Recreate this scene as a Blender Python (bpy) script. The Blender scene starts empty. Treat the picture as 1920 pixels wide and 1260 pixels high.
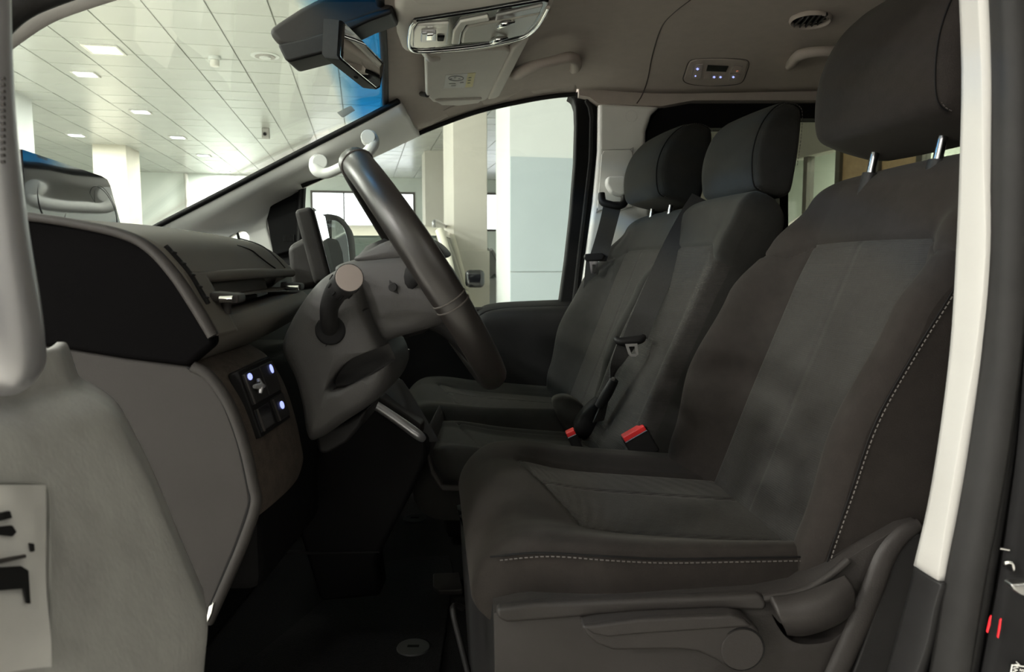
import bpy, bmesh, math, random
from mathutils import Vector, Matrix, Euler
from mathutils.geometry import tessellate_polygon
random.seed(7)
scene = bpy.context.scene
col = scene.collection

# ------------------------------------------------------------------ camera, world, exposure
EYE = Vector((0, 0, 1.30)); F = 1400.0
PITCH = math.atan(133 / F)
cs, sn = math.cos(PITCH), math.sin(PITCH)
cam_d = bpy.data.cameras.new('camera'); cam = bpy.data.objects.new('camera', cam_d); col.objects.link(cam)
cam.location = EYE; cam.rotation_euler = (math.pi / 2 - PITCH, 0, 0)
cam_d.sensor_width = 36; cam_d.lens = F / 1920 * 36; cam_d.clip_start = .02; cam_d.clip_end = 200
cam_d.dof.use_dof = True; cam_d.dof.focus_distance = 1.35; cam_d.dof.aperture_fstop = cam_d.lens / 2.1
scene.camera = cam
w = bpy.data.worlds.new('showroom_daylight'); scene.world = w; w.use_nodes = True
w.node_tree.nodes['Background'].inputs[0].default_value = (1, .95, .9, 1)
w.node_tree.nodes['Background'].inputs[1].default_value = .11
vs = scene.view_settings
vs.view_transform = 'Standard'; vs.look = 'None'; vs.gamma = 1; vs.use_curve_mapping = False; vs.exposure = 0.48
scene.cycles.use_denoising = True
scene.cycles.max_bounces = 10; scene.cycles.diffuse_bounces = 5; scene.cycles.transparent_max_bounces = 16
LAMP_W = 110.0; VIEW_W = .6; NEAR_W = .12; FRONT_W = 2.3

def P(px, py, Y):
    a = (px - 960) / F; b = (630 - py) / F
    d = Vector((a, b * sn + cs, b * cs - sn))
    return EYE + d * (Y / d.y)
def PZ(px, py, Z):
    a = (px - 960) / F; b = (630 - py) / F
    d = Vector((a, b * sn + cs, b * cs - sn))
    return EYE + d * ((Z - EYE.z) / d.z)
V = Vector

# ------------------------------------------------------------------ materials
MATS = {}
def mat(name, c, rough=.6, metal=0, var=0.0, vscale=8, bump=0.0, bscale=300, spec=.5, emit=None, estr=0, sheen=0, coat=0, wave=0, c2=None, stretch=(1, 1, 1)):
    if name in MATS: return MATS[name]
    m = bpy.data.materials.new(name); m.use_nodes = True; MATS[name] = m
    nt = m.node_tree; b = nt.nodes['Principled BSDF']
    b.inputs['Base Color'].default_value = (*c, 1); b.inputs['Roughness'].default_value = rough
    b.inputs['Metallic'].default_value = metal; b.inputs['Specular IOR Level'].default_value = spec
    b.inputs['Sheen Weight'].default_value = sheen; b.inputs['Coat Weight'].default_value = coat
    if sheen: b.inputs['Sheen Roughness'].default_value = .45; b.inputs['Sheen Tint'].default_value = (.95, .9, .8, 1)
    if emit: b.inputs['Emission Color'].default_value = (*emit, 1); b.inputs['Emission Strength'].default_value = estr
    tc = None
    if var or bump or wave or c2:
        tc = nt.nodes.new('ShaderNodeTexCoord'); mp = nt.nodes.new('ShaderNodeMapping'); mp.inputs['Scale'].default_value = stretch
        nt.links.new(tc.outputs['Object'], mp.inputs[0]); tc = mp
    if var or c2:
        n = nt.nodes.new('ShaderNodeTexNoise'); n.inputs['Scale'].default_value = vscale; n.inputs['Detail'].default_value = 6
        n.inputs['Roughness'].default_value = .62
        nt.links.new(tc.outputs[0], n.inputs['Vector'])
        r = nt.nodes.new('ShaderNodeValToRGB'); nt.links.new(n.outputs[0], r.inputs[0])
        lo = c2 if c2 else tuple(max(0, x * (1 - var)) for x in c); hi = c if c2 else tuple(min(1, x * (1 + var)) for x in c)
        r.color_ramp.elements[0].position = .3; r.color_ramp.elements[1].position = .7
        r.color_ramp.elements[0].color = (*lo, 1); r.color_ramp.elements[1].color = (*hi, 1)
        nt.links.new(r.outputs[0], b.inputs['Base Color'])
    if bump or wave:
        h = None
        n = nt.nodes.new('ShaderNodeTexNoise'); n.inputs['Scale'].default_value = bscale; n.inputs['Detail'].default_value = 2
        nt.links.new(tc.outputs[0], n.inputs['Vector']); h = n.outputs[0]
        if wave:
            wv = nt.nodes.new('ShaderNodeTexWave'); wv.bands_direction = 'Z'; wv.inputs['Scale'].default_value = wave; wv.inputs['Distortion'].default_value = 1.2
            wv.inputs['Detail Scale'].default_value = 4
            nt.links.new(tc.outputs[0], wv.inputs['Vector'])
            ad = nt.nodes.new('ShaderNodeMath'); ad.operation = 'ADD'; nt.links.new(h, ad.inputs[0]); nt.links.new(wv.outputs['Fac'], ad.inputs[1]); h = ad.outputs[0]
        bp = nt.nodes.new('ShaderNodeBump'); bp.inputs['Strength'].default_value = bump or .15; bp.inputs['Distance'].default_value = .002
        nt.links.new(h, bp.inputs['Height']); nt.links.new(bp.outputs[0], b.inputs['Normal'])
    return m

def glass(name, tint, refl=1.0, band=None):
    if name in MATS: return MATS[name]
    m = bpy.data.materials.new(name); m.use_nodes = True; MATS[name] = m
    nt = m.node_tree; nt.nodes.clear()
    o = nt.nodes.new('ShaderNodeOutputMaterial'); mix = nt.nodes.new('ShaderNodeMixShader')
    tr = nt.nodes.new('ShaderNodeBsdfTransparent'); tr.inputs[0].default_value = (*tint, 1)
    gl = nt.nodes.new('ShaderNodeBsdfGlossy'); gl.inputs['Roughness'].default_value = .01; gl.inputs[0].default_value = (refl, refl, refl, 1)
    lw = nt.nodes.new('ShaderNodeLayerWeight'); lw.inputs[0].default_value = .5   # thin pane: same reflectance from both sides
    pw = nt.nodes.new('ShaderNodeMath'); pw.operation = 'POWER'; pw.inputs[1].default_value = 5; nt.links.new(lw.outputs['Facing'], pw.inputs[0])
    fr = nt.nodes.new('ShaderNodeMath'); fr.operation = 'MULTIPLY_ADD'; fr.inputs[1].default_value = .5; fr.inputs[2].default_value = .02; nt.links.new(pw.outputs[0], fr.inputs[0])
    nt.links.new(fr.outputs[0], mix.inputs[0]); nt.links.new(tr.outputs[0], mix.inputs[1]); nt.links.new(gl.outputs[0], mix.inputs[2])
    nt.links.new(mix.outputs[0], o.inputs[0])
    if band:
        uv = nt.nodes.new('ShaderNodeUVMap'); sp = nt.nodes.new('ShaderNodeSeparateXYZ'); r = nt.nodes.new('ShaderNodeValToRGB')
        nt.links.new(uv.outputs[0], sp.inputs[0]); nt.links.new(sp.outputs[1], r.inputs[0]); nt.links.new(r.outputs[0], tr.inputs[0])
        e = r.color_ramp.elements; e[0].position = .0; e[0].color = (*band, 1); e[1].position = .155; e[1].color = (*tint, 1)
        k = r.color_ramp.elements.new(.085); k.color = (*band, 1)
    return m

M_seat = mat('bolster_fabric', (.0185, .0155, .0138), .88, bump=.25, bscale=900, sheen=.05, var=.12, vscale=60, spec=.15)
M_ins = mat('insert_fabric', (.026, .0242, .0222), .82, bump=.3, bscale=500, sheen=.06, var=.12, vscale=90, wave=120, spec=.2)
M_seat_far = mat('bench_fabric', (.021, .0205, .0185), .82, bump=.2, bscale=900, sheen=.06, var=.1, vscale=60, spec=.2)
M_stitch = mat('grey_thread', (.075, .066, .06), .8, var=.1)
M_plast = mat('charcoal_plastic', (.026, .023, .0215), .52, spec=.28, bump=.12, bscale=700, var=.08, vscale=20)
M_plast_d = mat('black_plastic', (.013, .0125, .0125), .5, spec=.22, bump=.08, bscale=700, var=.1, vscale=20)
M_black = mat('matte_black', (.006, .0058, .006), .65, spec=.15, var=.15, vscale=15)
M_gloss = mat('gloss_black', (.006, .006, .008), .12, coat=.5, var=.1)
M_rub = mat('black_rubber', (.014, .0135, .013), .65, spec=.25, bump=.1, bscale=200, var=.15, vscale=30)
M_dash = mat('dash_soft_plastic', (.095, .086, .074), .62, spec=.3, bump=.12, bscale=800, var=.06, vscale=10)
M_dashend = mat('dash_end_cap', (.0022, .002, .0022), .8, spec=.03, bump=.05, bscale=700, var=.1)
M_dashl = mat('lower_dash_plastic', (.029, .0265, .025), .62, spec=.2, bump=.12, bscale=900, var=.06, vscale=12)
M_pad = mat('knee_pad_plastic', (.05, .04, .033), .7, spec=.2, bump=.3, bscale=500, var=.3, vscale=80)
M_shroud = mat('column_plastic', (.058, .056, .055), .55, spec=.3, bump=.15, bscale=900, var=.05)
M_leather = mat('wheel_leather', (.0155, .0135, .012), .36, bump=.05, bscale=600, var=.08, vscale=30, spec=.6)
M_head = mat('headliner_fabric', (.44, .385, .345), .92, bump=.15, bscale=700, var=.04, vscale=40)
M_trim = mat('light_grey_trim', (.82, .81, .78), .55, bump=.06, bscale=700, var=.03, vscale=10)
M_seamb = mat('headliner_gap', (.07, .06, .052), .8)
M_visor = mat('visor_vinyl', (.72, .68, .62), .7, bump=.1, bscale=700, var=.03, vscale=30)
M_trimw = mat('pale_pillar_trim', (.385, .375, .355), .5, bump=.05, bscale=700, var=.02, vscale=10)
M_hand = mat('pale_handle_plastic', (.66, .66, .64), .45, var=.02)
M_door = mat('dusty_door_plastic', (.30, .30, .285), .6, bump=.15, bscale=400, c2=(.2, .195, .19), vscale=24, stretch=(1, 1, .45))
M_silver = mat('satin_silver', (.5, .5, .52), .32, metal=.75, var=.04)
M_chrome = mat('chrome', (.8, .8, .8), .08, metal=1, var=.01)
M_steel = mat('brushed_steel', (.45, .45, .45), .3, metal=1, var=.05)
M_red = mat('red_button', (.75, .03, .03), .35, var=.05)
M_belt = mat('belt_webbing', (.03, .029, .028), .7, bump=.3, bscale=900, var=.1, vscale=200)
M_carpet = mat('black_carpet', (.011, .011, .011), .9, spec=.2, bump=.8, bscale=500, c2=(.005, .005, .005), vscale=300)
M_blue = mat('blue_backlit_icon', (.3, .35, .8), .4, emit=(.36, .42, 1), estr=1.0)
M_screen = mat('display_glass', (.03, .03, .032), .06, spec=.8, coat=1)
M_mirror = mat('mirror_glass', (.86, .88, .88), .02, metal=1)
M_white = mat('white_print', (.75, .74, .7), .6, var=.02)
M_yellow = mat('yellow_print', (.75, .68, .35), .6, var=.02)
M_ink = mat('grey_ink', (.35, .35, .34), .6)
M_clear = mat('clear_lens', (.75, .74, .68), .12, spec=.7, var=.03)
M_glass = glass('clear_glass', (.93, .97, .95), .9)
M_tint = glass('privacy_glass', (.6, .61, .55), .8)
M_wind = glass('windscreen_glass', (.95, .985, .96), .85, band=(.16, .56, .88))

# ------------------------------------------------------------------ builders
def tag(o, label=None, cat=None, group=None, kind=None):
    if label: o['label'] = label
    if cat: o['category'] = cat
    if group: o['group'] = group
    if kind: o['kind'] = kind
    return o
LOC = {}
def thing(name, label, cat, loc, group=None, kind=None):
    o = bpy.data.objects.new(name, None); o.empty_display_size = .05; o.location = loc; col.objects.link(o)
    LOC[o.name] = Vector(loc)
    return tag(o, label, cat, group, kind)
def link(name, me, parent=None, label=None):
    o = bpy.data.objects.new(name, me); col.objects.link(o)
    if parent:
        o.parent = parent
        if parent.name in LOC: o.matrix_parent_inverse = Matrix.Translation(-LOC[parent.name])
    if label: o['label'] = label
    return o
def mk(name, verts, faces, m, parent=None, smooth=True, label=None, sharp=None, wn=False, solid=0, sub=0, uvs=None):
    me = bpy.data.meshes.new(name); me.from_pydata([tuple(v) for v in verts], [], faces)
    bm = bmesh.new(); bm.from_mesh(me); bmesh.ops.remove_doubles(bm, verts=bm.verts, dist=1e-6)
    if not solid: bmesh.ops.recalc_face_normals(bm, faces=bm.faces)
    bm.to_mesh(me); bm.free()
    me.materials.append(m)
    if smooth:
        me.polygons.foreach_set('use_smooth', [True] * len(me.polygons))
        if sharp: me.set_sharp_from_angle(angle=math.radians(sharp))
    o = link(name, me, parent, label)
    if sub:
        s = o.modifiers.new('s', 'SUBSURF'); s.levels = sub; s.render_levels = sub
    if solid:
        s = o.modifiers.new('t', 'SOLIDIFY'); s.thickness = abs(solid); s.offset = 1 if solid > 0 else -1
    if wn: o.modifiers.new('w', 'WEIGHTED_NORMAL').keep_sharp = True
    return o
def cr(p0, p1, p2, p3, t):
    return .5 * ((2 * p1) + (p2 - p0) * t + (2 * p0 - 5 * p1 + 4 * p2 - p3) * t * t + (3 * p1 - p0 - 3 * p2 + p3) * t ** 3)
def sm(pts, k=6, closed=False):
    n = len(pts); out = []
    if n < 3 and not closed: return list(pts)
    for i in range(n if closed else n - 1):
        g = (lambda j: pts[j % n]) if closed else (lambda j: pts[min(max(j, 0), n - 1)])
        for q in range(k): out.append(cr(g(i - 1), g(i), g(i + 1), g(i + 2), q / k))
    if not closed: out.append(pts[-1])
    return out
def prism(name, pts, ext, m, parent=None, bevel=0, seg=3, label=None, holes=()):
    """closed planar outline pts pushed along ext, with optional holes and rounded edges"""
    loops = [list(pts)] + [list(h) for h in holes]; bm = bmesh.new()
    if holes:
        flat = [p for l in loops for p in l]
        tr = tessellate_polygon(loops)
        a = [bm.verts.new(p) for p in flat]; b = [bm.verts.new(p + ext) for p in flat]
        for t in tr:
            bm.faces.new([a[i] for i in t]); bm.faces.new([b[i] for i in reversed(t)])
        k = 0
        for l in loops:
            for i in range(len(l)):
                j = (i + 1) % len(l); bm.faces.new([a[k + i], a[k + j], b[k + j], b[k + i]])
            k += len(l)
    else:
        a = [bm.verts.new(p) for p in pts]; b = [bm.verts.new(p + ext) for p in pts]
        bm.faces.new(a); bm.faces.new(list(reversed(b)))
        for i in range(len(pts)):
            j = (i + 1) % len(pts); bm.faces.new([a[i], a[j], b[j], b[i]])
    bmesh.ops.recalc_face_normals(bm, faces=bm.faces)
    if bevel:
        es = [e for e in bm.edges if len(e.link_faces) == 2 and e.calc_face_angle(0) > .6]
        bmesh.ops.bevel(bm, geom=es, offset=bevel, segments=seg, affect='EDGES', profile=.5, clamp_overlap=True)
    me = bpy.data.meshes.new(name); bm.to_mesh(me); bm.free(); me.materials.append(m)
    me.polygons.foreach_set('use_smooth', [True] * len(me.polygons)); me.set_sharp_from_angle(angle=math.radians(40))
    o = link(name, me, parent, label)
    if bevel and not holes: o.modifiers.new('w', 'WEIGHTED_NORMAL').keep_sharp = True
    return o
def pp(name, pxs, Y0, Y1, m, parent=None, bevel=0, smooth=0, holes=(), label=None, seg=3):
    c = [P(x, y, Y0) for x, y in pxs]
    if smooth: c = sm(c, smooth, True)
    hs = []
    for h in holes:
        q = [P(x, y, Y0) for x, y in h]; hs.append(sm(q, 5, True) if len(h) > 5 else q)
    return prism(name, c, V((0, Y1 - Y0, 0)), m, parent, bevel, seg, label, hs)
def box(name, c, s, m, parent=None, bevel=0, rot=None, label=None, seg=2):
    x, y, z = [k / 2 for k in s]
    R = Euler(rot).to_matrix() if rot else Matrix.Identity(3)
    pts = [V(c) + R @ V(q) for q in ((-x, -y, -z), (x, -y, -z), (x, -y, z), (-x, -y, z))]
    return prism(name, pts, R @ V((0, 2 * y, 0)), m, parent, bevel, seg, label)
def tube(name, pts, r, m, parent=None, n=12, closed=False, k=6, label=None, flat=1.0, up=None, caps=True):
    pts = [V(p) for p in pts]
    rs = list(r) if isinstance(r, (list, tuple)) else [r] * len(pts)
    if k > 1 and len(pts) > 2:
        rv = sm([V((q, 0, 0)) for q in rs], k, closed); pts = sm(pts, k, closed); rs = [q.x for q in rv]
    N = len(pts); verts = []; faces = []; prev = None
    for i in range(N):
        a = pts[(i - 1) % N] if closed or i else pts[0]; b = pts[(i + 1) % N] if closed or i < N - 1 else pts[-1]
        t = (b - a).normalized()
        u = V(up) if up else (prev if prev else (V((0, 0, 1)) if abs(t.z) < .9 else V((1, 0, 0))))
        u = (u - t * u.dot(t)).normalized(); prev = u; v = t.cross(u)
        for j in range(n):
            an = 2 * math.pi * j / n; verts.append(pts[i] + (u * math.cos(an) + v * math.sin(an) * flat) * rs[i])
    for i in range(N if closed else N - 1):
        for j in range(n):
            i2 = (i + 1) % N; faces.append((i * n + j, i * n + (j + 1) % n, i2 * n + (j + 1) % n, i2 * n + j))
    if not closed and caps: faces.append(tuple(range(n - 1, -1, -1))); faces.append(tuple((N - 1) * n + j for j in range(n)))
    return mk(name, verts, faces, m, parent, label=label, sharp=50)
def loft(name, rings, m, parent=None, caps=True, closed=True, label=None, sharp=55):
    n = len(rings[0]); verts = [p for r in rings for p in r]; faces = []
    for i in range(len(rings) - 1):
        for j in range(n if closed else n - 1):
            faces.append((i * n + j, i * n + (j + 1) % n, (i + 1) * n + (j + 1) % n, (i + 1) * n + j))
    if caps and closed:
        for b in (0, len(rings) - 1):
            c = sum((V(p) for p in rings[b]), V()) / n; verts.append(c); q = len(verts) - 1
            for j in range(n): faces.append((b * n + j, b * n + (j + 1) % n, q))
    return mk(name, verts, faces, m, parent, label=label, sharp=sharp)
def pillow(name, pxs, Ym, prof, m, parent=None, k=5, label=None, cen=None):
    """outline seen in the side view at depth Ym, swelling through the depths of prof = [(Y, scale)...]"""
    o = sm([P(x, y, Ym) for x, y in pxs], k, True)
    c = V(cen) if cen else sum(o, V()) / len(o); rings = []
    for y, s in prof: rings.append([V((c.x + (p.x - c.x) * s, y, c.z + (p.z - c.z) * s)) for p in o])
    return loft(name, rings, m, parent, label=label, sharp=70)
def sheet(name, rows, thick, m, parent=None, ku=5, kv=5, label=None, uv=False):
    """surface through a net of points, given a real thickness"""
    R = [sm(r, kv) for r in rows]; C = []
    for j in range(len(R[0])): C.append(sm([r[j] for r in R], ku))
    nu = len(C[0]); nv = len(C); verts = [C[j][i] for i in range(nu) for j in range(nv)]
    faces = [(i * nv + j, i * nv + j + 1, (i + 1) * nv + j + 1, (i + 1) * nv + j) for i in range(nu - 1) for j in range(nv - 1)]
    o = mk(name, verts, faces, m, parent, label=label, solid=thick)
    if uv:
        l = o.data.uv_layers.new(name='UVMap')
        for lp in o.data.loops:
            i, j = divmod(lp.vertex_index, nv); l.data[lp.index].uv = (j / (nv - 1), i / (nu - 1))
    return o
def disc(name, c, n, r, th, m, parent=None, bevel=0, seg=28, label=None, sx=1, updir=None):
    n = V(n).normalized(); u = V(updir) if updir else (V((0, 0, 1)) if abs(n.z) < .9 else V((1, 0, 0))); u = (u - n * u.dot(n)).normalized(); v = n.cross(u)
    return prism(name, [V(c) + u * math.cos(2 * math.pi * i / seg) * r + v * math.sin(2 * math.pi * i / seg) * r * sx for i in range(seg)], n * th, m, parent, bevel, 2, label)
def text(name, s, loc, size, xdir, ydir, m, parent=None, ext=.0003):
    cu = bpy.data.curves.new(name, 'FONT'); cu.body = s; cu.size = size; cu.extrude = ext; cu.align_x = 'CENTER'; cu.align_y = 'CENTER'
    cu.materials.append(m); xd = V(xdir).normalized(); yd = V(ydir); yd = (yd - xd * yd.dot(xd)).normalized(); zd = xd.cross(yd)
    o = bpy.data.objects.new(name, cu); col.objects.link(o)
    mw = Matrix.Translation(V(loc)) @ Matrix((xd, yd, zd)).transposed().to_4x4()
    if parent:
        o.parent = parent
        if parent.name in LOC: mw = Matrix.Translation(-LOC[parent.name]) @ mw
    o.matrix_local = mw
    bpy.context.view_layer.update(); dg = bpy.context.evaluated_depsgraph_get(); me = bpy.data.meshes.new_from_object(o.evaluated_get(dg))
    n_ = bpy.data.objects.new(name, me); col.objects.link(n_); n_.parent = parent; n_.matrix_local = mw; bpy.data.objects.remove(o)
    return n_
def sstep(a, b, x):
    t = min(max((x - a) / (b - a), 0), 1); return t * t * (3 - 2 * t)
def lerp(tab, x):
    if x <= tab[0][0]: return tab[0][1]
    for (a, p), (b, q) in zip(tab, tab[1:]):
        if x <= b: return p + (q - p) * (x - a) / (b - a)
    return tab[-1][1]
def slerp(tab, x):
    if x <= tab[0][0]: return tab[0][1]
    for (a, p), (b, q) in zip(tab, tab[1:]):
        if x <= b: return p + (q - p) * sstep(0, 1, (x - a) / (b - a))
    return tab[-1][1]

# ------------------------------------------------------------------ the showroom around the car
PHI = math.atan((679 - 960) / F)
AX = V((math.sin(PHI), math.cos(PHI), 0)); CX = V((math.cos(PHI), -math.sin(PHI), 0)); CZ = 3.85
def W(s, t, z=0): return CX * s + AX * t + V((0, 0, z))
def ST(p): return p.dot(CX), p.dot(AX)
def wbox(name, s0, s1, t0, t1, z0, z1, m, parent=None, bevel=0, label=None):
    return prism(name, [W(s0, t0, z0), W(s1, t0, z0), W(s1, t1, z0), W(s0, t1, z0)], V((0, 0, z1 - z0)), m, parent, bevel, 2, label)
M_tile = mat('metal_ceiling_tile', (.53, .545, .51), .27, var=.03, vscale=2, spec=.6)
M_grid = mat('ceiling_void', (.30, .31, .29), .7, var=.05)
M_wall = mat('pale_green_wall', (.78, .84, .80), .8, var=.03, vscale=1.5)
M_cream = mat('cream_column_paint', (.74, .71, .61), .7, var=.03, vscale=2)
M_greige = mat('warm_grey_column_paint', (.70, .67, .61), .7, var=.03, vscale=2)
M_pier = mat('white_pier_paint', (.72, .75, .74), .7, var=.02, vscale=2)
M_bluegrey = mat('blue_grey_paint', (.50, .57, .60), .65, var=.04, vscale=2)
M_floor = mat('polished_floor_tile', (.58, .565, .52), .3, var=.05, vscale=1)
M_day = mat('daylight_pane', (.9, .9, .95), .5, emit=(.95, .95, 1), estr=2.2)
M_lamp = mat('lamp_diffuser', (.9, .9, 1), .5, emit=(.82, .82, 1), estr=6)
M_lampy = mat('warm_lamp_diffuser', (.95, .93, .8), .5, emit=(1, .95, .75), estr=1.0)
M_mull = mat('dark_mullion', (.12, .11, .10), .5, var=.05)
M_bulk = mat('grey_bulkhead', (.42, .41, .39), .8, var=.03)
M_wood = mat('light_wood', (.62, .45, .28), .55, var=.15, vscale=12)

fl = wbox('floor', -16, 14, -14, 24, -.12, 0, M_floor); tag(fl, 'pale polished floor of the showroom', 'floor', kind='structure')
s_b, t_b = ST(PZ(640, 331, CZ)); TB = t_b
ce = wbox('ceiling', -16, 14, -9, TB + .3, CZ + .012, CZ + .2, M_grid); tag(ce, 'metal tiled ceiling of the showroom', 'ceiling', kind='structure')
s0, t0 = ST(PZ(331, 81, CZ)); TS = .6
bmt = bmesh.new(); h = .292
for a in ((-h, -h), (h, -h), (h, h), (-h, h)): bmt.verts.new((a[0], a[1], 0))
bmt.verts.ensure_lookup_table(); bmt.faces.new(bmt.verts[:])
r = bmesh.ops.extrude_face_region(bmt, geom=bmt.faces[:]); bmesh.ops.translate(bmt, verts=[v for v in r['geom'] if isinstance(v, bmesh.types.BMVert)], vec=(0, 0, .014))
bmesh.ops.recalc_face_normals(bmt, faces=bmt.faces)
me_tile = bpy.data.meshes.new('ceiling_tile'); bmt.to_mesh(me_tile); me_tile.materials.append(M_tile)
cells = []
for i in range(-28, 24):
    for j in range(-28, 45):
        s = s0 % TS + (i + .5) * TS; t = t0 % TS + (j + .5) * TS
        if -15.5 < s < 13.5 and -8.5 < t < TB:
            p = W(s, t, CZ); dy = p.y * cs - (p.z - EYE.z) * sn
            vis = False
            if dy > 1:
                x = 960 + F * p.x / dy; y = 630 - F * ((p.z - EYE.z) * cs + p.y * sn) / dy
                vis = -60 < y < 340 and (-40 < x < 760 or 760 <= x < 1085)
            cells.append((0 if vis else 1, t, s))
cells.sort(); rest = bmesh.new(); hh = 1.0
for k, (nv, t, s) in enumerate(cells):
    M4 = Matrix.Translation(W(s, t, CZ - .002)) @ Matrix.Rotation(-PHI, 4, 'Z') @ Euler((random.uniform(-.006, .006), random.uniform(-.006, .006), 0)).to_matrix().to_4x4()
    if nv == 0 and k < 300:
        o = bpy.data.objects.new('ceiling_tile', me_tile); col.objects.link(o); o.parent = ce; o.matrix_local = M4
    else:
        n0 = len(rest.verts); rest.from_mesh(me_tile); rest.verts.ensure_lookup_table(); bmesh.ops.transform(rest, matrix=M4, verts=rest.verts[n0:])
me = bpy.data.meshes.new('ceiling_tiles'); rest.to_mesh(me); me.materials.append(M_tile); o = bpy.data.objects.new('ceiling_tiles', me); col.objects.link(o); o.parent = ce; o['kind'] = 'stuff'

# walls with windows full of daylight
def wall_pt(px, py, t):
    a = (px - 960) / F; b = (630 - py) / F; d = V((a, b * sn + cs, b * cs - sn)); k = t / d.dot(AX); q = EYE + d * k
    return ST(q) + (q.z,)
def wquad(x0, y0, x1, y1, t):
    a = wall_pt(x0, y0, t); b = wall_pt(x1, y1, t); return a[0], b[0], b[2], a[2]
wins = [wquad(586, 361, 775, 427, TB), wquad(905, 365, 945, 430, TB)]
hole = [[W(a, TB, z0), W(b, TB, z0), W(b, TB, z1), W(a, TB, z1)] for a, b, z0, z1 in wins]
wb = prism('wall_back', [W(-16, TB, 0), W(14, TB, 0), W(14, TB, CZ + .1), W(-16, TB, CZ + .1)], AX * .25, M_wall, holes=hole)
tag(wb, 'pale green back wall of the showroom', 'wall', kind='structure')
for n, (a, b, z0, z1) in enumerate(wins):
    wn = wbox('window_%d' % (n + 1), a - .06, a, TB - .03, TB + .1, z0 - .06, z1 + .06, M_mull); tag(wn, ['wide bright window in the far showroom wall', 'narrow bright window seen between the two columns'][n], 'window', kind='structure')
    wbox('window_frame', b, b + .06, TB - .03, TB + .1, z0 - .06, z1 + .06, M_mull, wn)
    wbox('window_frame', a, b, TB - .03, TB + .1, z1, z1 + .06, M_mull, wn); wbox('window_frame', a, b, TB - .03, TB + .1, z0 - .06, z0, M_mull, wn)
    if n == 0:
        mm = wquad(643, 361, 647, 427, TB); wbox('mullion', mm[0], mm[1], TB, TB + .08, z0, z1, M_mull, wn)
        wbox('pane', a, mm[0], TB + .05, TB + .07, z0, z1, M_day, wn); wbox('pane', mm[1], b, TB + .05, TB + .07, z0, z1, M_day, wn)
    else: wbox('pane', a, b, TB + .05, TB + .07, z0, z1, M_day, wn)
wl = wbox('wall_left', -16.3, -16, -9, TB + .3, 0, CZ + .1, M_wall); tag(wl, 'pale green side wall of the showroom', 'wall', kind='structure')
# office front along the right side of the showroom, seen through the sliding door glass
SW = 6.5
def side_pt(px, py):
    a = (px - 960) / F; b = (630 - py) / F; d = V((a, b * sn + cs, b * cs - sn)); k = SW / d.dot(CX); q = EYE + d * k; return q.dot(AX), q.z
zt = side_pt(1470, 303)[1]; ms = [side_pt(p, 300)[0] for p in (1420, 1457, 1508, 1568, 1640, 1720, 1850)] + [4.2]
wr = wbox('wall_right', SW, SW + .2, -9, TB + .3, zt, CZ + .1, M_bulk); tag(wr, 'grey bulkhead above the office glazing', 'wall', kind='structure')
wbox('wall_panel', SW, SW + .2, ms[0], TB + .3, 0, zt, M_bulk, wr); wbox('wall_panel', SW, SW + .2, -9, ms[-1], 0, zt, M_bulk, wr)
wbox('wall_panel', SW, SW + .2, ms[-1], ms[0], 0, .9, M_bulk, wr)
g = thing('office_partition', 'glazed office partition with dark mullions behind the sliding door glass', 'partition', W(SW, ms[3], .9))
for i, t in enumerate(ms): wbox('mullion', SW + .02, SW + .14, t - .05, t + .05, .9, zt, M_mull, g)
wbox('rail', SW + .03, SW + .13, ms[-1], ms[0], .9, .97, M_mull, g)
for i in range(len(ms) - 1): wbox('pane', SW + .07, SW + .08, ms[i + 1] + .05, ms[i] - .05, .97, zt, M_glass if i < 3 or i == 5 else M_wood, g)
wo = wbox('wall_office', SW + 3.5, SW + 3.7, -4, TB, 0, CZ, M_wall); tag(wo, 'pale rear wall inside the office', 'wall', kind='structure')

# columns
def column(name, label, s_0, s_1, t_0, t_1, m, band=None):
    c = thing(name, label, 'column', W((s_0 + s_1) / 2, (t_0 + t_1) / 2, 0))
    wbox('shaft', s_0, s_1, t_0, t_1, 0, CZ + .01, m, c, .012)
    wbox('plinth', s_0 - .02, s_1 + .02, t_0 - .02, t_1 + .02, 0, band or .15, m, c, .008)
    return c
a, b = ST(PZ(172, 270, CZ)); a2, _ = ST(PZ(232, 270, CZ)); column('cream_column', 'tall cream column behind the instrument display', a, a2, b, b + 1.0, M_cream)
a, b = ST(PZ(17, 165, CZ)); _, b2 = ST(PZ(70, 187, CZ)); column('square_column', 'pale square column at the left edge of the windscreen', a - .7, a, b, b2, M_pier)
q = wall_pt(850, 400, 8); q2 = wall_pt(914, 400, 8); qz = wall_pt(880, 470, 8)[2]
column('grey_column', 'broad warm grey column in the middle of the passenger window', q[0], q2[0], 8, 8.95, M_greige, qz)
a, b = ST(PZ(796, 282, CZ)); a2, _ = ST(PZ(833, 282, CZ)); column('slim_column', 'slimmer warm grey column farther back beside the broad one', a, a2 + .15, b, b + .8, M_greige)
q = wall_pt(955, 400, 6); c = thing('wall_pier', 'white wall pier with blue-grey lower half in the passenger window', 'pier', W(q[0] + .5, 6.3, 0))
wbox('shaft', q[0], q[0] + 1.1, 6, 6.62, 0, CZ + .01, M_pier, c, .01); z1 = wall_pt(1000, 295, 6)[2]; z2 = wall_pt(1000, 510, 6)[2]
wbox('panel', q[0] + .005, q[0] + 1.1, 5.985, 6, z2 + .005, z1, M_bluegrey, c, .003); wbox('panel', q[0] + .005, q[0] + 1.1, 5.98, 6, 0, z2 - .005, M_bluegrey, c, .003)
q = wall_pt(350, 335, TB); pipe = tube('downpipe', [W(q[0], TB - .06, 0), W(q[0], TB - .06, CZ - .02)], .05, M_white, k=1); tag(pipe, 'white vertical pipe on the far showroom wall', 'pipe')

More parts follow.
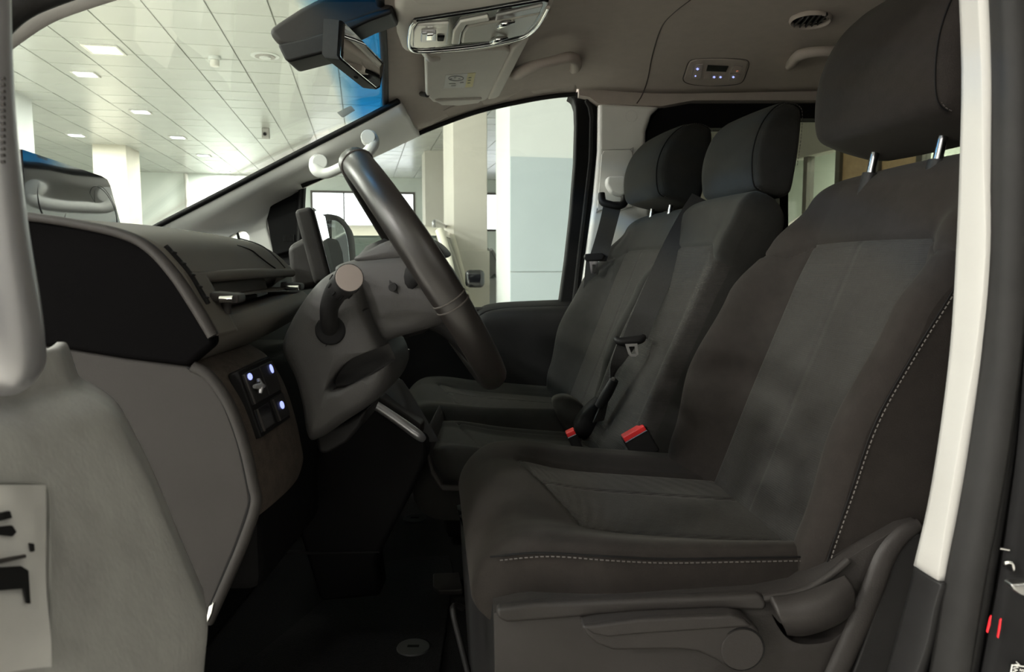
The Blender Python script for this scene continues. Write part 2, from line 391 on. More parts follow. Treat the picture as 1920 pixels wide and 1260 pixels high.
# ceiling fittings
def lamp(p, label, m=M_lamp, sz=.24, power=1.0, group='square ceiling lamps of the showroom'):
    s, t = ST(p); l = thing('ceiling_lamp', label, 'lamp', W(s, t, CZ - .004), group)
    k = sz / 2; ring = [W(s - k, t - k, CZ - .004), W(s + k, t - k, CZ - .004), W(s + k, t + k, CZ - .004), W(s - k, t + k, CZ - .004)]
    k2 = k + .03; out = [W(s - k2, t - k2, CZ - .004), W(s + k2, t - k2, CZ - .004), W(s + k2, t + k2, CZ - .004), W(s - k2, t + k2, CZ - .004)]
    prism('frame', out, V((0, 0, -.012)), M_white, l, holes=[ring]); prism('diffuser', ring, V((0, 0, -.008)), m, l)
    if power:
        ld = bpy.data.lights.new('lamp_light', 'AREA'); ld.energy = LAMP_W * power * VIEW_W; ld.size = sz * 1.3; ld.color = (1, .97, .92)
        lo = bpy.data.objects.new('lamp_light', ld); col.objects.link(lo); lo.parent = l; lo.location = (0, 0, -.03)
for (x, y), lb in zip([(160, 138), (264, 209), (143, 253), (333, 257), (422, 322), (167, 322), (382, 291)],
    ['bluish square ceiling lamp highest above the instrument display', 'small lit ceiling lamp right of the cream column top', 'lit ceiling lamp between the two pale columns', 'ceiling lamp third along the row towards the back wall', 'farthest ceiling lamp just above the pillar trim', 'ceiling lamp low beside the instrument display top', 'unlit-looking ceiling lamp near the reflected warm patch']):
    lamp(PZ(x, y, CZ), lb)
lamp(PZ(195, 92, CZ), 'pale yellow square ceiling panel above the bluish lamps', M_lampy, .34, .3)
def unseen_light(s, t, power):   # unseen area lights without fixtures, around the car and in the office
    ld = bpy.data.lights.new('lamp_light', 'AREA'); ld.energy = LAMP_W * power; ld.size = .4; ld.color = (1, .97, .92)
    lo = bpy.data.objects.new('lamp_light', ld); col.objects.link(lo); lo.location = W(s, t, CZ - .03)
for s in (-12, -8.5, -5, -1.5, 2, 5.5):
    for t in (-6, -2.5, 1, 4.2): unseen_light(s, t, NEAR_W if s > -3 else FRONT_W)  # boosted ahead of the windscreen, dimmed over the near side
for s in (-9.5, -6): unseen_light(s, 6.6, 1.0)  # added ahead of the windscreen to brighten pillar trim and header
for t_ in (5.5, 9, 12.5): unseen_light(SW + 1.9, t_, 1.8)  # added to brighten the office behind the sliding door glass
p = PZ(497, 104, CZ); v = thing('ceiling_diffuser', 'round white air diffuser in the ceiling beside the camera housing', 'vent', p)
for k, rr in enumerate((.17, .12, .07)): disc('ring', p + V((0, 0, -.006 * k)), (0, 0, -1), rr, .012 + .006 * k, M_pier if k % 2 == 0 else M_bulk, v, .003)
p = PZ(402, 106, CZ); v = thing('smoke_detector', 'small white smoke detector on the showroom ceiling', 'detector', p)
disc('base', p, (0, 0, -1), .075, .04, M_pier, v, .006); disc('sensor', p + V((0, 0, -.04)), (0, 0, -1), .055, .08, M_white, v, .012)
p = PZ(498, 240, CZ); v = thing('ceiling_sensor', 'small grey sensor box on the ceiling above the pillar handle', 'sensor', p)
wbox('body', ST(p)[0] - .07, ST(p)[0] + .07, ST(p)[1] - .05, ST(p)[1] + .05, CZ - .2, CZ, M_bulk, v, .02); disc('lens', p + V((0, -.05, -.12)), (0, -1, 0), .03, .02, M_black, v)

# cars standing in the showroom
M_carw = mat('white_car_paint', (.80, .76, .66), .3, coat=.6, var=.02); M_carg = mat('car_window', (.06, .085, .075), .08, coat=.4, var=.1)
M_tyre = mat('tyre_rubber', (.02, .02, .02), .8, var=.1)
def car(label, c, rot, paint, hood=1.05, roof=1.70, tail=False, group='cars parked in the showroom'):
    R = Matrix.Rotation(rot, 3, 'Z'); o = V(c)
    def q(x, y, z): return o + R @ V((x, y, z))
    t = thing('parked_car', label, 'car', o, group)
    side = [(-2.05, .35), (-2.12, .72), (-1.95, hood - .12), (-1.2, hood), (1.9, hood), (2.1, hood - .2), (2.12, .4), (1.7, .3), (-1.7, .3)]
    prism('body', [q(-.88, y, z) for y, z in side], R @ V((1.76, 0, 0)), paint, t, .09, 4)
    rings = [(hood - .02, .84, -1.15, 1.85), (hood + .3, .75, -.68, 1.75), (roof - .1, .67, -.35, 1.62)]
    def ring(z, hw, y0, y1, n=6):
        r_ = .14; pts = []
        for cx, cy, a0 in ((hw - r_, y1 - r_, 0), (-hw + r_, y1 - r_, 90), (-hw + r_, y0 + r_, 180), (hw - r_, y0 + r_, 270)):
            for k in range(n): a_ = math.radians(a0 + 90 * k / (n - 1)); pts.append(q(cx + r_ * math.cos(a_), cy + r_ * math.sin(a_), z))
        return pts
    loft('greenhouse', [ring(*r_) for r_ in rings], M_carg, t)
    loft('roof', [ring(roof - .12, .685, -.38, 1.64), ring(roof - .05, .65, -.28, 1.58), ring(roof, .5, 0, 1.4)], paint, t)
    for sx in (-1, 1):
        tube('pillar', [q(sx * .83, -1.13, hood - .02), q(sx * .74, -.68, hood + .3), q(sx * .64, -.34, roof - .08)], .045, paint, t, k=4)
        tube('pillar', [q(sx * .83, .5, hood), q(sx * .68, .45, roof - .08)], .04, paint, t)
        tube('roof_rail', [q(sx * .56, -.1, roof - .04), q(sx * .56, 0, roof + .04), q(sx * .56, 1.3, roof + .04), q(sx * .56, 1.45, roof - .04)], .018, M_silver, t)
        m_ = pillow('mirror', [(0, 0)] * 3, 1, [(1, 1)], M_gloss) if False else prism('mirror', [q(sx * 1.0 - .085, -.95, hood + .05), q(sx * 1.0 + .085, -.95, hood + .05), q(sx * 1.0 + .085, -.95, hood + .21), q(sx * 1.0 - .085, -.95, hood + .21)], R @ V((0, .12, 0)), M_gloss, t, .04, 3)
        for y in (-1.3, 1.3): disc('wheel', q(sx * .7, y, .33), R @ V((sx, 0, 0)), .33, .2, M_tyre, t, .03)
        if tail: prism('tail_lamp', [q(sx * .8 - .09, 2.0, hood - .22), q(sx * .8 + .07, 2.0, hood - .22), q(sx * .8 + .05, 2.0, hood + .02), q(sx * .8 - .07, 2.0, hood + .02)], R @ V((0, .14, 0)), M_red, t, .02)
    return t
car('cream-white car facing the camera beyond the passenger window', (-1.33, 7.55, 0), 0, M_carw)
car('distant car with a red tail lamp in the gap between columns', (-1.15, 15.5, 0), math.pi - .25, mat('silver_car_paint', (.45, .46, .46), .3, metal=.5, var=.05), tail=True)
car('white car whose bonnet shows in front of the blue-grey pier', (2.35, 4.35, 0), -math.pi / 2 + .06, mat('bright_white_car_paint', (.85, .85, .83), .25, coat=.6, var=.02), hood=1.08)

# ------------------------------------------------------------------ cabin shell
EZ = EYE.z
def Z_(r): return EZ + r
FR = 1.36   # middle of the roof
def far_edge(X): return slerp([(-.35, .352), (-.27, .372), (-.09, .436), (.06, .467), (.17, .480), (.42, .468), (.9, .475), (2.4, .46)], X)
def mid_z(X): return slerp([(-.34, .44), (-.22, .455), (-.05, .505), (.15, .535), (.6, .55), (2.4, .54)], X)
def head_z(X, Y):
    s = abs(Y - FR) / .74; return EZ + mid_z(X) - (mid_z(X) - far_edge(X)) * min(s, 1.1) ** 3.2
def front_x(Y):
    d = abs(Y - 1.30); return -.222 - .12 * min(d / .78, 1) ** 1.1
def hit(px, py, off=0.0):
    lo, hi = .65, 2.099
    best = None; prev = None
    for i in range(400):
        Y = lo + (hi - lo) * i / 399; p = P(px, py, Y); g = p.z - (head_z(p.x, Y) - off)
        if prev is not None and prev < 0 <= g: best = p
        prev = g
    return best or P(px, py, 2.09)
def hnorm(p, e=.01):
    gx = (head_z(p.x + e, p.y) - head_z(p.x - e, p.y)) / (2 * e); gy = (head_z(p.x, p.y + e) - head_z(p.x, p.y - e)) / (2 * e)
    return V((gx, gy, -1)).normalized()
ys = [.6 + (2.1 - .6) * i / 60 for i in range(61)]; rows = []
for i in range(50):
    t = i / 49
    rows.append([V(((front_x(y) + (2.4 - front_x(y)) * t ** 1.5), y, head_z(front_x(y) + (2.4 - front_x(y)) * t ** 1.5, y))) for y in ys])
hl = thing('headliner', 'dark beige fabric headliner over the seats', 'headliner', (.3, 1.36, EZ + .5))
sheet('liner', rows, -.03, M_head, hl, 1, 1)

seam = [hit(x, y, .0008) for x, y in ((1305, -8), (1262, 25), (1240, 52), (1224, 100), (1214, 150), (1204, 178), (1194, 194))]
tube('seam', seam, .0015, M_seamb, hl, 6)
# headliner roll at the windscreen header
tube('header_edge', [V((front_x(y) - .002, y, head_z(front_x(y), y) + .004)) for y in ys[1:-1:3]], .009, M_rub, hl, 8, k=2)

pp('rail_cover', [(1086, 140), (2300, 140), (2300, 187), (1300, 188), (1240, 199), (1122, 194), (1105, 182), (1086, 178)], 2.108, 2.2, M_head, hl)
sealpx = ((766, 259), (820, 236), (900, 208), (985, 189), (1040, 180), (1080, 177))
sheet('window_rail', [[V((P(x, y, 2.12).x, 2.05, head_z(P(x, y, 2.12).x, 2.05) + .002)), P(x, y, 2.12) + V((0, -.03, .012)), P(x, y - 2, 2.125)] for x, y in sealpx], -.01, M_head, hl, 4, 4)
# windscreen
rows = []
for i in range(9):
    v = i / 8; r = []
    for j in range(9):
        u = j / 8; yt = .66 + (2.0 - .66) * u; yb = .55 + (2.15 - .55) * u
        top = V((front_x(yt), yt, head_z(front_x(yt), yt) + .005)); bot = V((-1.06 - .16 * (1 - abs(2 * u - 1) ** 2), yb, EZ + .085))
        p = top.lerp(bot, v); p.z += (.035 + .085 * (1 - (2 * u - 1) ** 2)) * math.sin(math.pi * v); r.append(p)
    rows.append(r)
ws = sheet('window_3', rows, .004, M_wind, None, 3, 3, uv=True); tag(ws, 'curved windscreen with a blue shade band along its top', 'windscreen', kind='structure')
st = [P(632, 211, 1.86), P(655, 199, 1.88), P(662, 207, 1.88), P(641, 220, 1.86)]
s_ = prism('windscreen_sticker', st, V((.004, .004, .001)), mat('sticker_paper', (.42, .4, .34), .6, var=.1), None); tag(s_, 'small beige sticker on the windscreen beside the pillar', 'sticker')

# far A-pillar trim with its quarter window
rowpx = [[(262, 446, 2.12), (320, 458, 2.14), (395, 468, 2.18), (468, 478, 2.2), (520, 482, 2.2)],
 [(300, 424, 2.11), (345, 433, 2.13), (405, 442, 2.17), (465, 452, 2.2), (512, 460, 2.2)],
 [(372, 387, 2.08), (405, 399, 2.1), (448, 408, 2.17), (482, 412, 2.2), (503, 408, 2.2)],
 [(480, 331, 2.04), (500, 344, 2.06), (522, 353, 2.12), (537, 360, 2.16), (548, 358, 2.17)],
 [(580, 279, 2.0), (600, 296, 2.02), (620, 309, 2.08), (640, 314, 2.11), (655, 309, 2.12)],
 [(680, 228, 1.96), (695, 245, 1.99), (712, 262, 2.04), (735, 270, 2.09), (747, 266, 2.1)],
 [(750, 191, 1.93), (760, 207, 1.95), (769, 222, 2.0), (778, 240, 2.05), (786, 249, 2.08)]]
ap = thing('pillar_trim', 'light grey windscreen pillar trim with a small quarter window', 'pillar trim', P(400, 470, 2.18))
apo = sheet('trim_shell', [[P(*q) for q in r] for r in rowpx], -.02, M_trim, ap, 6, 6)
apo.modifiers['t'].offset = 0
qw = [(404, 449), (418, 438), (430, 431), (440, 432), (446, 440), (447, 454), (430, 453)]
cut = pp('cutter', qw, 2.1, 2.3, M_trim); md = apo.modifiers.new('hole', 'BOOLEAN'); md.object = cut; md.operation = 'DIFFERENCE'; md.solver = 'EXACT'
bpy.context.view_layer.update(); dg = bpy.context.evaluated_depsgraph_get(); ne = bpy.data.meshes.new_from_object(apo.evaluated_get(dg)); apo.modifiers.clear(); apo.data = ne
bpy.data.objects.remove(cut)
pp('quarter_glass', [(398, 454), (428, 425), (450, 432), (452, 458)], 2.215, 2.218, M_glass, ap)
tube('quarter_seal', [P(x, y, 2.185) for x, y in qw], .004, M_rub, ap, 6, True)
tube('windscreen_seal', [P(262, 443, 2.11), P(300, 421, 2.1), P(372, 384, 2.07), P(480, 328, 2.03), P(580, 276, 1.99), P(680, 225, 1.95), P(748, 189, 1.92)], .008, M_black, ap, 8)
gh = thing('pillar_grab_bar', 'pale grab handle curving along the windscreen pillar', 'grab handle', P(640, 312, 2.03))
tube('grip', [P(596, 297, 2.0), P(590, 304, 1.97), P(594, 319, 1.95), P(612, 325, 1.94), P(640, 314, 1.925), P(668, 300, 1.91), P(692, 283, 1.9), P(701, 266, 1.91), P(697, 253, 1.94)], [.013, .0145, .016, .0135, .0135, .0135, .0145, .0145, .012], M_hand, gh, 12)
disc('screw_cap', P(602, 308, 1.975), (.15, -1, .1), .019, .03, M_hand, gh, .003); disc('screw_cap', P(691, 262, 1.92), (.15, -1, .1), .018, .03, M_hand, gh, .003)

# passenger door with its window
d2 = thing('door_2', 'black framed passenger door with a low dark inner panel', 'door', P(900, 700, 2.24)); d2['kind'] = 'structure'
Yd = 2.2
pp('window_frame', [(1085, 170), (1104, 176), (1118, 190), (1123, 215), (1122, 300), (1110, 400), (1098, 500), (1088, 590), (1040, 590), (1050, 562), (1060, 490), (1070, 400), (1078, 300), (1080, 230), (1079, 200), (1074, 184), (1064, 178)], Yd - .05, Yd + .03, M_black, d2, .006)
pp('frame_edge', [(1100, 182), (1110, 196), (1113, 215), (1111, 300), (1099, 400), (1087, 500), (1078, 590), (1070, 590), (1080, 500), (1092, 400), (1104, 300), (1106, 220), (1102, 200), (1096, 190)], Yd - .062, Yd - .03, M_rub, d2, .004)
pp('cowl_cover', [(450, 474), (520, 470), (562, 458), (590, 560), (450, 560)], 2.205, 2.23, M_plast_d, d2)
tube('window_seal', [P(x, y, 2.12) for x, y in ((566, 349), (640, 316), (700, 287), (752, 265), (820, 236), (900, 208), (985, 189), (1040, 180), (1080, 177))], .0065, M_rub, d2, 8)
pp('sail_panel', [(500, 410), (506, 388), (520, 372), (568, 344), (566, 380), (563, 455), (548, 470), (512, 480)], 2.17, 2.21, M_black, d2, .004)
for i in range(9): tube('grille_slit', [P(532 + i * 2.4, 440, 2.167), P(532 + i * 2.4, 452, 2.167)], .0012, M_plast_d, d2, 5, k=1)
tube('sail_edge', [P(566, 350, 2.16), P(563, 400, 2.16), P(562, 470, 2.16)], .009, M_plast_d, d2, 8)
pp('window_glass', [(560, 355), (700, 280), (900, 200), (1085, 172), (1060, 600), (560, 600)], 2.215, 2.219, M_glass, d2)
pp('door_panel', [(500, 600), (700, 590), (900, 581), (960, 577), (1130, 570), (1130, 900), (500, 900)], 2.17, 2.25, M_black, d2, .01)
rows = [[P(880, 625, 2.155), P(900, 592, 2.16), P(925, 580, 2.17), P(1000, 575, 2.17), P(1140, 570, 2.17)], [P(880, 632, 2.135), P(903, 600, 2.14), P(935, 590, 2.145), P(1000, 586, 2.145), P(1140, 582, 2.145)],
        [P(880, 650, 2.135), P(905, 622, 2.135), P(935, 612, 2.135), P(1000, 608, 2.135), P(1140, 605, 2.135)], [P(880, 760, 2.155), P(905, 760, 2.155), P(935, 760, 2.155), P(1000, 760, 2.155), P(1140, 760, 2.155)]]
sheet('armrest', rows, -.02, M_plast_d, d2)
for i in range(5): tube('pocket_rib', [P(880, 728 + 9 * i, 2.148), P(1120, 722 + 9 * i, 2.148)], .004, M_plast_d, d2, 6, k=1)
tube('belt_moulding', [P(880, 580, 2.15), P(920, 579, 2.15), P(1050, 572, 2.15)], .006, M_plast, d2, 8, k=1)

# far B-pillar
bp = thing('door_pillar_trim', 'grey pillar trim behind the passenger window with belt anchor cover', 'pillar trim', P(1150, 560, 2.15))
pp('trim_shell', [(1122, 190), (1180, 193), (1240, 197), (1222, 215), (1212, 245), (1210, 300), (1218, 380), (1230, 480), (1220, 600), (1072, 600), (1088, 560), (1100, 470), (1112, 380), (1121, 280)], 2.12, 2.2, M_trim, bp, .014, seg=4)
rr = [(1133, 282), (1182, 280), (1186, 286), (1186, 388), (1124, 394), (1120, 390), (1128, 290)]
pp('slide_cover', rr, 2.114, 2.13, M_trim, bp, .002); disc('clip_cap', P(1184, 218, 2.121), (0, -1, 0), .016, .003, M_trim, bp, .001)
pp('anchor_cover', [(1139, 330), (1174, 329), (1174, 366), (1160, 366), (1146, 360), (1137, 345)], 2.07, 2.12, M_trim, bp, .008)
tube('panel_line', [P(*q, 2.118) for q in rr], .0011, M_bulk, bp, 5, True, 2)
b1 = thing('seat_belt', 'black belt hanging from the grey pillar beside the window', 'seat belt', P(1115, 512, 2.1))
def webbing(name, ctr, wid, m, parent, th=.0025, k=8):
    """flat strap: centre points with a half-width vector for each"""
    c = sm([V(p) for p in ctr], k); h_ = sm([V(q) for q in wid], k); rings = []
    for i, p in enumerate(c):
        t = (c[min(i + 1, len(c) - 1)] - c[max(i - 1, 0)]).normalized(); n = t.cross(h_[i]).normalized() * th / 2
        rings.append([p - h_[i] - n, p + h_[i] - n, p + h_[i] + n, p - h_[i] + n])
    return loft(name, rings, m, parent, sharp=30)
tube('guide_ring', [P(1128, 362, 2.055), P(1130, 378, 2.05), P(1142, 383, 2.045), P(1160, 386, 2.045), P(1170, 380, 2.05), P(1171, 367, 2.055)], [.009, .011, .01, .01, .011, .009], M_plast_d, b1, 10)
webbing('webbing', [P(1150, 378, 2.05), P(1140, 420, 2.04), P(1126, 470, 2.04), P(1118, 490, 2.04)], [(.025, 0, 0), (.025, 0, .004), (.026, 0, .004), (.027, 0, 0)], M_belt, b1)
pp('tongue_body', [(1097, 476), (1130, 474), (1134, 480), (1130, 488), (1100, 490), (1095, 483)], 2.02, 2.04, M_plast_d, b1, .004)
pp('tongue_plate', [(1105, 490), (1122, 490), (1119, 513), (1108, 513)], 2.028, 2.031, M_chrome, b1, holes=[[(1110.5, 496), (1117, 496), (1116, 509), (1111, 509)]])
webbing('lap_webbing', [P(1110, 486, 2.045), P(1106, 540, 2.06), P(1100, 620, 2.07)], [(.016, 0, 0), (.018, 0, 0), (.02, 0, 0)], M_belt, b1)

# sliding rear door with dark glass
d3 = thing('door_3', 'black framed sliding door with two tinted panes behind the headrests', 'door', P(1500, 700, 2.2)); d3['kind'] = 'structure'
outer = sm([P(x, y, 2.15) for x, y in ((1243, 194), (1262, 188), (1300, 185))], 4) + [P(1600, 182, 2.15), P(2300, 180, 2.15), P(2300, 1000, 2.15), P(1215, 1000, 2.15), P(1215, 480, 2.15), P(1205, 300, 2.15), P(1208, 250, 2.15), P(1220, 215, 2.15)]
h1 = [P(x, y, 2.15) for x, y in ((1262, 262), (1275, 243), (1300, 240), (1462, 239), (1462, 425), (1240, 425))]
h2 = [P(x, y, 2.15) for x, y in ((1478, 425), (1478, 245), (1486, 229), (1502, 222), (2200, 221), (2200, 425))]
prism('frame', outer, V((0, .06, 0)), M_black, d3, holes=[h1, h2])
tube('frame_lip', [P(x, y, 2.145) for x, y in ((1209, 330), (1207, 270), (1216, 225), (1240, 199), (1290, 187), (1600, 184), (2200, 183))], .008, M_black, d3, 8)
pp('pane', [(1225, 235), (1470, 232), (1470, 432), (1225, 432)], 2.18, 2.184, M_tint, d3); pp('pane', [(1470, 215), (2210, 215), (2210, 432), (1470, 432)], 2.19, 2.194, M_tint, d3)

# near side: windscreen pillar, door pillar and door seals
na = thing('driver_pillar_trim', 'blurred pale pillar trim arching in at the top left corner', 'pillar trim', P(-20, 120, .8))
tube('trim_shell', [P(-120, 175, .78), P(-40, 92, .79), P(18, 48, .8), P(80, 12, .81), P(150, -14, .82), P(260, -48, .84)], [.02, .02, .019, .018, .018, .018], M_trimw, na, 14, flat=.7)
tube('door_seal', [P(-120, 130, .7), P(-20, 52, .71), P(35, 12, .72), P(100, -12, .73), P(220, -50, .74)], [.016, .015, .013, .011, .01], M_rub, na, 12)
def strip(name, L, R, m, parent, thick, bul=0.0, k=5):
    rows = []
    for a, b in zip(L, R):
        p, q = P(*a), P(*b); mid = (p + q) / 2 + V((0, -bul, 0)); rows.append([p, p.lerp(mid, .5) + V((0, -bul * .25, 0)), mid, q.lerp(mid, .5) + V((0, -bul * .25, 0)), q])
    return sheet(name, rows, thick, m, parent, k, 2)
nb = thing('driver_door_pillar', 'pale door pillar trim at the right with black seal strips', 'pillar trim', P(1780, 1280, .62))
e0 = [(1842, -40), (1847, 130), (1842, 300), (1833, 470), (1822, 650), (1802, 820), (1778, 960), (1751, 1066)]
e1 = [(1880, -40), (1886, 130), (1884, 300), (1880, 470), (1866, 650), (1842, 820), (1818, 960), (1791, 1091)]
e2 = [(1902, -40), (1908, 130), (1908, 300), (1903, 470), (1893, 650), (1873, 820), (1850, 960), (1826, 1091), (1795, 1290)]
e3 = [(1922, -40), (1928, 130), (1930, 300), (1926, 470), (1918, 650), (1906, 820), (1888, 960), (1868, 1091), (1830, 1290)]
yy = lambda L, y: [(a, b, y) for a, b in L]
strip('pale_trim', yy(e0, .64), yy(e1, .615), M_trimw, nb, -.02, .004)
strip('lower_trim', yy([(1751, 1066), (1738, 1120), (1715, 1200), (1690, 1300)], .638), yy([(1793, 1092), (1780, 1140), (1762, 1210), (1735, 1300)], .614), M_plast_d, nb, -.02, .004)
strip('seal_flap', yy(e1 + [(1755, 1290)], .612), yy(e2, .6), M_rub, nb, -.012, .004)
tube('seal_bulb', [P((a[0] + b[0]) / 2, a[1], .6) for a, b in zip(e2, e3)], .0068, M_plast_d, nb, 10)
tube('seal_groove', [P(a[0] - 1, a[1], .604) for a in e2], .0012, M_black, nb, 6)
strip('door_jamb', yy(e3, .605), yy([(a + 260, b) for a, b in e3], .56), M_black, nb, -.02, 0)
tube('jamb_crease', [P(a + 26 - .012 * (b), b, .592) for a, b in e3], .0015, M_plast_d, nb, 6)
sk = thing('door_striker', 'small metal latch loop on the black door jamb', 'latch', P(1892, 1062, .58))
tube('loop', [P(1886, 1066, .59), P(1884, 1058, .575), P(1890, 1054, .572), P(1898, 1057, .572), P(1900, 1070, .575), P(1890, 1072, .59)], .0016, M_chrome, sk, 8, True)
tube('screw', [P(1874, 1028, .585), P(1892, 1031, .585)], .0012, M_chrome, sk, 6)
bl = pp('latch_blade', [(1896, 1096), (1935, 1092), (1940, 1124), (1915, 1117), (1901, 1107)], .52, .53, M_steel, None, .002); tag(bl, 'bright metal blade jutting in at the right edge', 'latch')
for i, (q, lb) in enumerate((([(1851, 1186), (1857, 1160), (1860, 1154), (1858, 1172), (1853, 1188)], 'broader painted red reflection on the door jamb'), ([(1871, 1196), (1876, 1164), (1879, 1160), (1877, 1178), (1873, 1198)], 'thin painted red reflection nearest the frame edge'))):
    tag(pp('jamb_reflection', q, .575, .577, mat('red_reflection', (.8, .02, .03), .3, emit=None), None, .0005), lb, 'painted reflection', 'painted red reflections on the door jamb')  # reflected red light on the jamb, painted as thin slivers
pl = thing('jamb_label', 'black printed label with white characters at the bottom right corner', 'label', P(1905, 1262, .57))
pp('plate', [(1893, 1268), (1897, 1246), (1930, 1250), (1940, 1275)], .572, .574, M_black, pl); tube('border', [P(1894, 1268, .5715), P(1898, 1247, .5715), P(1930, 1251, .5715)], .0006, M_white, pl, 5, k=1)
text('lettering', 'RNW\n65', P(1910, 1258, .5712), .0055, (.35, 0, 1), (-1, 0, .35), M_white, pl)

# floor and hidden body panels that keep the cabin dark
cf = box('car_floor', (.6, 1.36, Z_(-.67)), (3.6, 1.66, .04), M_carpet); tag(cf, 'black carpeted floor of the cabin', 'floor', kind='structure')
sl = box('door_sill', (.2, .585, Z_(-.66)), (2.0, .13, .1), M_plast_d, None, .02); tag(sl, 'black door sill at the foot of the seat', 'sill', kind='structure')
rw = box('wall_rear', (2.42, 1.36, Z_(-.08)), (.06, 1.7, 1.25), M_black); tag(rw, 'unseen dark panel closing the cabin rear against light', 'wall', kind='structure')
nw = box('wall_near', (1.46, .56, Z_(-.1)), (1.8, .05, 1.25), M_black); tag(nw, 'unseen black panel blocking light behind the driver door pillar', 'wall', kind='structure')
fw = box('wall_front', (-1.22, 1.36, Z_(-.32)), (.06, 1.7, .8), M_black); tag(fw, 'unseen black panel blocking light under the dashboard', 'wall', kind='structure')

# ------------------------------------------------------------------ roof fittings
def ray_plane(px, py, p0, n):
    q = P(px, py, 1) - EYE; return EYE + q * ((p0 - EYE).dot(n) / q.dot(n))
def on_roof(name, pxs, off, th, m, parent, bevel=0, smooth=0, plane=None):
    x0 = sum(q[0] for q in pxs) / len(pxs); y0 = sum(q[1] for q in pxs) / len(pxs)
    c0, n = plane or (hit(x0, y0, 0), hnorm(hit(x0, y0, 0))); pts = [ray_plane(x, y, c0 + n * off, n) for x, y in pxs]
    if smooth: pts = sm(pts, smooth, True)
    return prism(name, pts, -n * th, m, parent, bevel)
vz = thing('sun_visor', 'grey passenger sun visor folded up with a warning label', 'sun visor', hit(870, 150, .02))
va, vb, vd = hit(800, 100, .012), hit(955, 92, .012), hit(855, 192, .012); vn_ = (vb - va).cross(vd - va).normalized(); vn_ = vn_ if vn_.z < 0 else -vn_
VP_ = (va, vn_)
on_roof('board', [(806, 100), (950, 92), (958, 97), (914, 186), (905, 190), (850, 197), (812, 192), (800, 180), (798, 110)], .022, .016, M_visor, vz, .005, plane=VP_)
on_roof('rear_edge', [(962, 93), (988, 71), (993, 74), (938, 180), (930, 185), (914, 188)], .026, .02, M_visor, vz, .006, plane=VP_)
on_roof('pull_tab', [(815, 190), (905, 186), (898, 194), (860, 199), (828, 198)], .027, .012, M_visor, vz, .004, plane=VP_)
on_roof('label_white', [(836, 141), (877, 138), (872, 164), (832, 166)], .023, .002, M_white, vz, plane=VP_); on_roof('label_yellow', [(877, 138), (892, 137), (886, 163), (872, 164)], .023, .002, M_yellow, vz, plane=VP_)
def vp(x, y): return ray_plane(x, y, va + vn_ * .0235, vn_)
tube('label_print', [vp(855 + 14 * math.cos(a), 147 + 4.5 * math.sin(a)) for a in [i * .35 for i in range(18)]], .0011, M_ink, vz, 5, True, 1)
for i, (x, y, l) in enumerate(((846, 148, 4), (853, 146, 4), (861, 148, 4), (848, 157, 12), (850, 161, 8), (866, 155, 6), (881, 146, 5), (880, 151, 5), (879, 156, 5))): tube('label_print', [vp(x - l / 2, y), vp(x + l / 2, y - .4)], .0008, M_ink, vz, 5, k=1)
tube('hinge_arm', [hit(792, 95, .005), ray_plane(799, 104, va + vn_ * .02, vn_), ray_plane(808, 112, va + vn_ * .03, vn_), ray_plane(822, 110, va + vn_ * .024, vn_)], .0055, M_visor, vz, 8)
tube('hinge_clip', [hit(790, 176, .005), ray_plane(801, 178, va + vn_ * .02, vn_)], .006, M_plast, vz, 8, k=1)

oc = thing('overhead_console', 'overhead console with glossy map lights and chrome rim', 'console', PZ(890, 50, EZ + .45))
ZC = EZ + .440
def on_z(name, pxs, z, th, m, bevel=0, smooth=0, parent=None):
    pts = [PZ(x, y, z) for x, y in pxs]
    if smooth: pts = sm(pts, smooth, True)
    return prism(name, pts, V((0, 0, th)), m, parent or oc, bevel)
on_z('housing', [(738, -60), (738, 20), (742, 70), (752, 97), (775, 106), (830, 106), (900, 100), (960, 88), (1000, 72), (1028, 45), (1044, 5), (1052, -60)], ZC + .003, .09, M_visor, .02)
on_z('bezel', [(768, 92), (765, 78), (769, 52), (776, 41), (900, 22), (1020, 1), (1030, 4), (1027, 20), (1008, 48), (985, 69), (940, 80), (880, 89), (800, 96)], ZC - .004, .02, M_gloss, .004)
on_z('lens', [(774, 88), (775, 60), (783, 48), (842, 44), (838, 86), (800, 91)], ZC - .008, .006, M_clear, .003)
on_z('lens', [(846, 84), (849, 60), (862, 42), (915, 32), (918, 40), (875, 48), (866, 62), (862, 84)], ZC - .009, .006, M_clear, .003)
on_z('lens', [(928, 40), (930, 31), (1005, 14), (1018, 12), (1012, 24)], ZC - .008, .006, mat('smoked_lens', (.25, .24, .23), .15, spec=.7), .002)
on_z('lamp_cover', [(864, 82), (868, 62), (876, 52), (1000, 28), (1014, 26), (1000, 48), (982, 66), (940, 77)], ZC - .010, .008, mat('warm_grey_cover', (.34, .33, .29), .3, var=.05), .004)
on_z('switch', [(789, 80), (790, 64), (818, 63), (817, 79)], ZC - .014, .01, M_silver, .003); on_z('switch_cap', [(798, 77), (799, 67), (814, 66), (813, 76)], ZC - .018, .008, M_chrome, .003)
on_z('sensor', [(820, 78), (820, 70), (834, 70), (832, 78)], ZC - .012, .008, M_black, .002)
for x, y in ((950, 44), (937, 74)):
    tube('lamp_switch', [PZ(x - 14, y + 5, ZC - .014), PZ(x - 4, y, ZC - .018), PZ(x + 14, y - 4, ZC - .012)], [.006, .0055, .003], M_chrome, oc, 10)
tube('chrome_rim', [PZ(x, y, ZC - .006) for x, y in ((1028, 14), (1010, 46), (985, 68), (940, 80), (880, 90), (800, 97), (772, 94), (766, 80), (770, 52), (778, 41))], .0035, M_chrome, oc, 8)
on_z('blind_cover', [(765, -60), (760, -5), (775, 12), (860, 8), (960, -10), (1010, -60)], ZC - .001, .05, M_visor, .012)

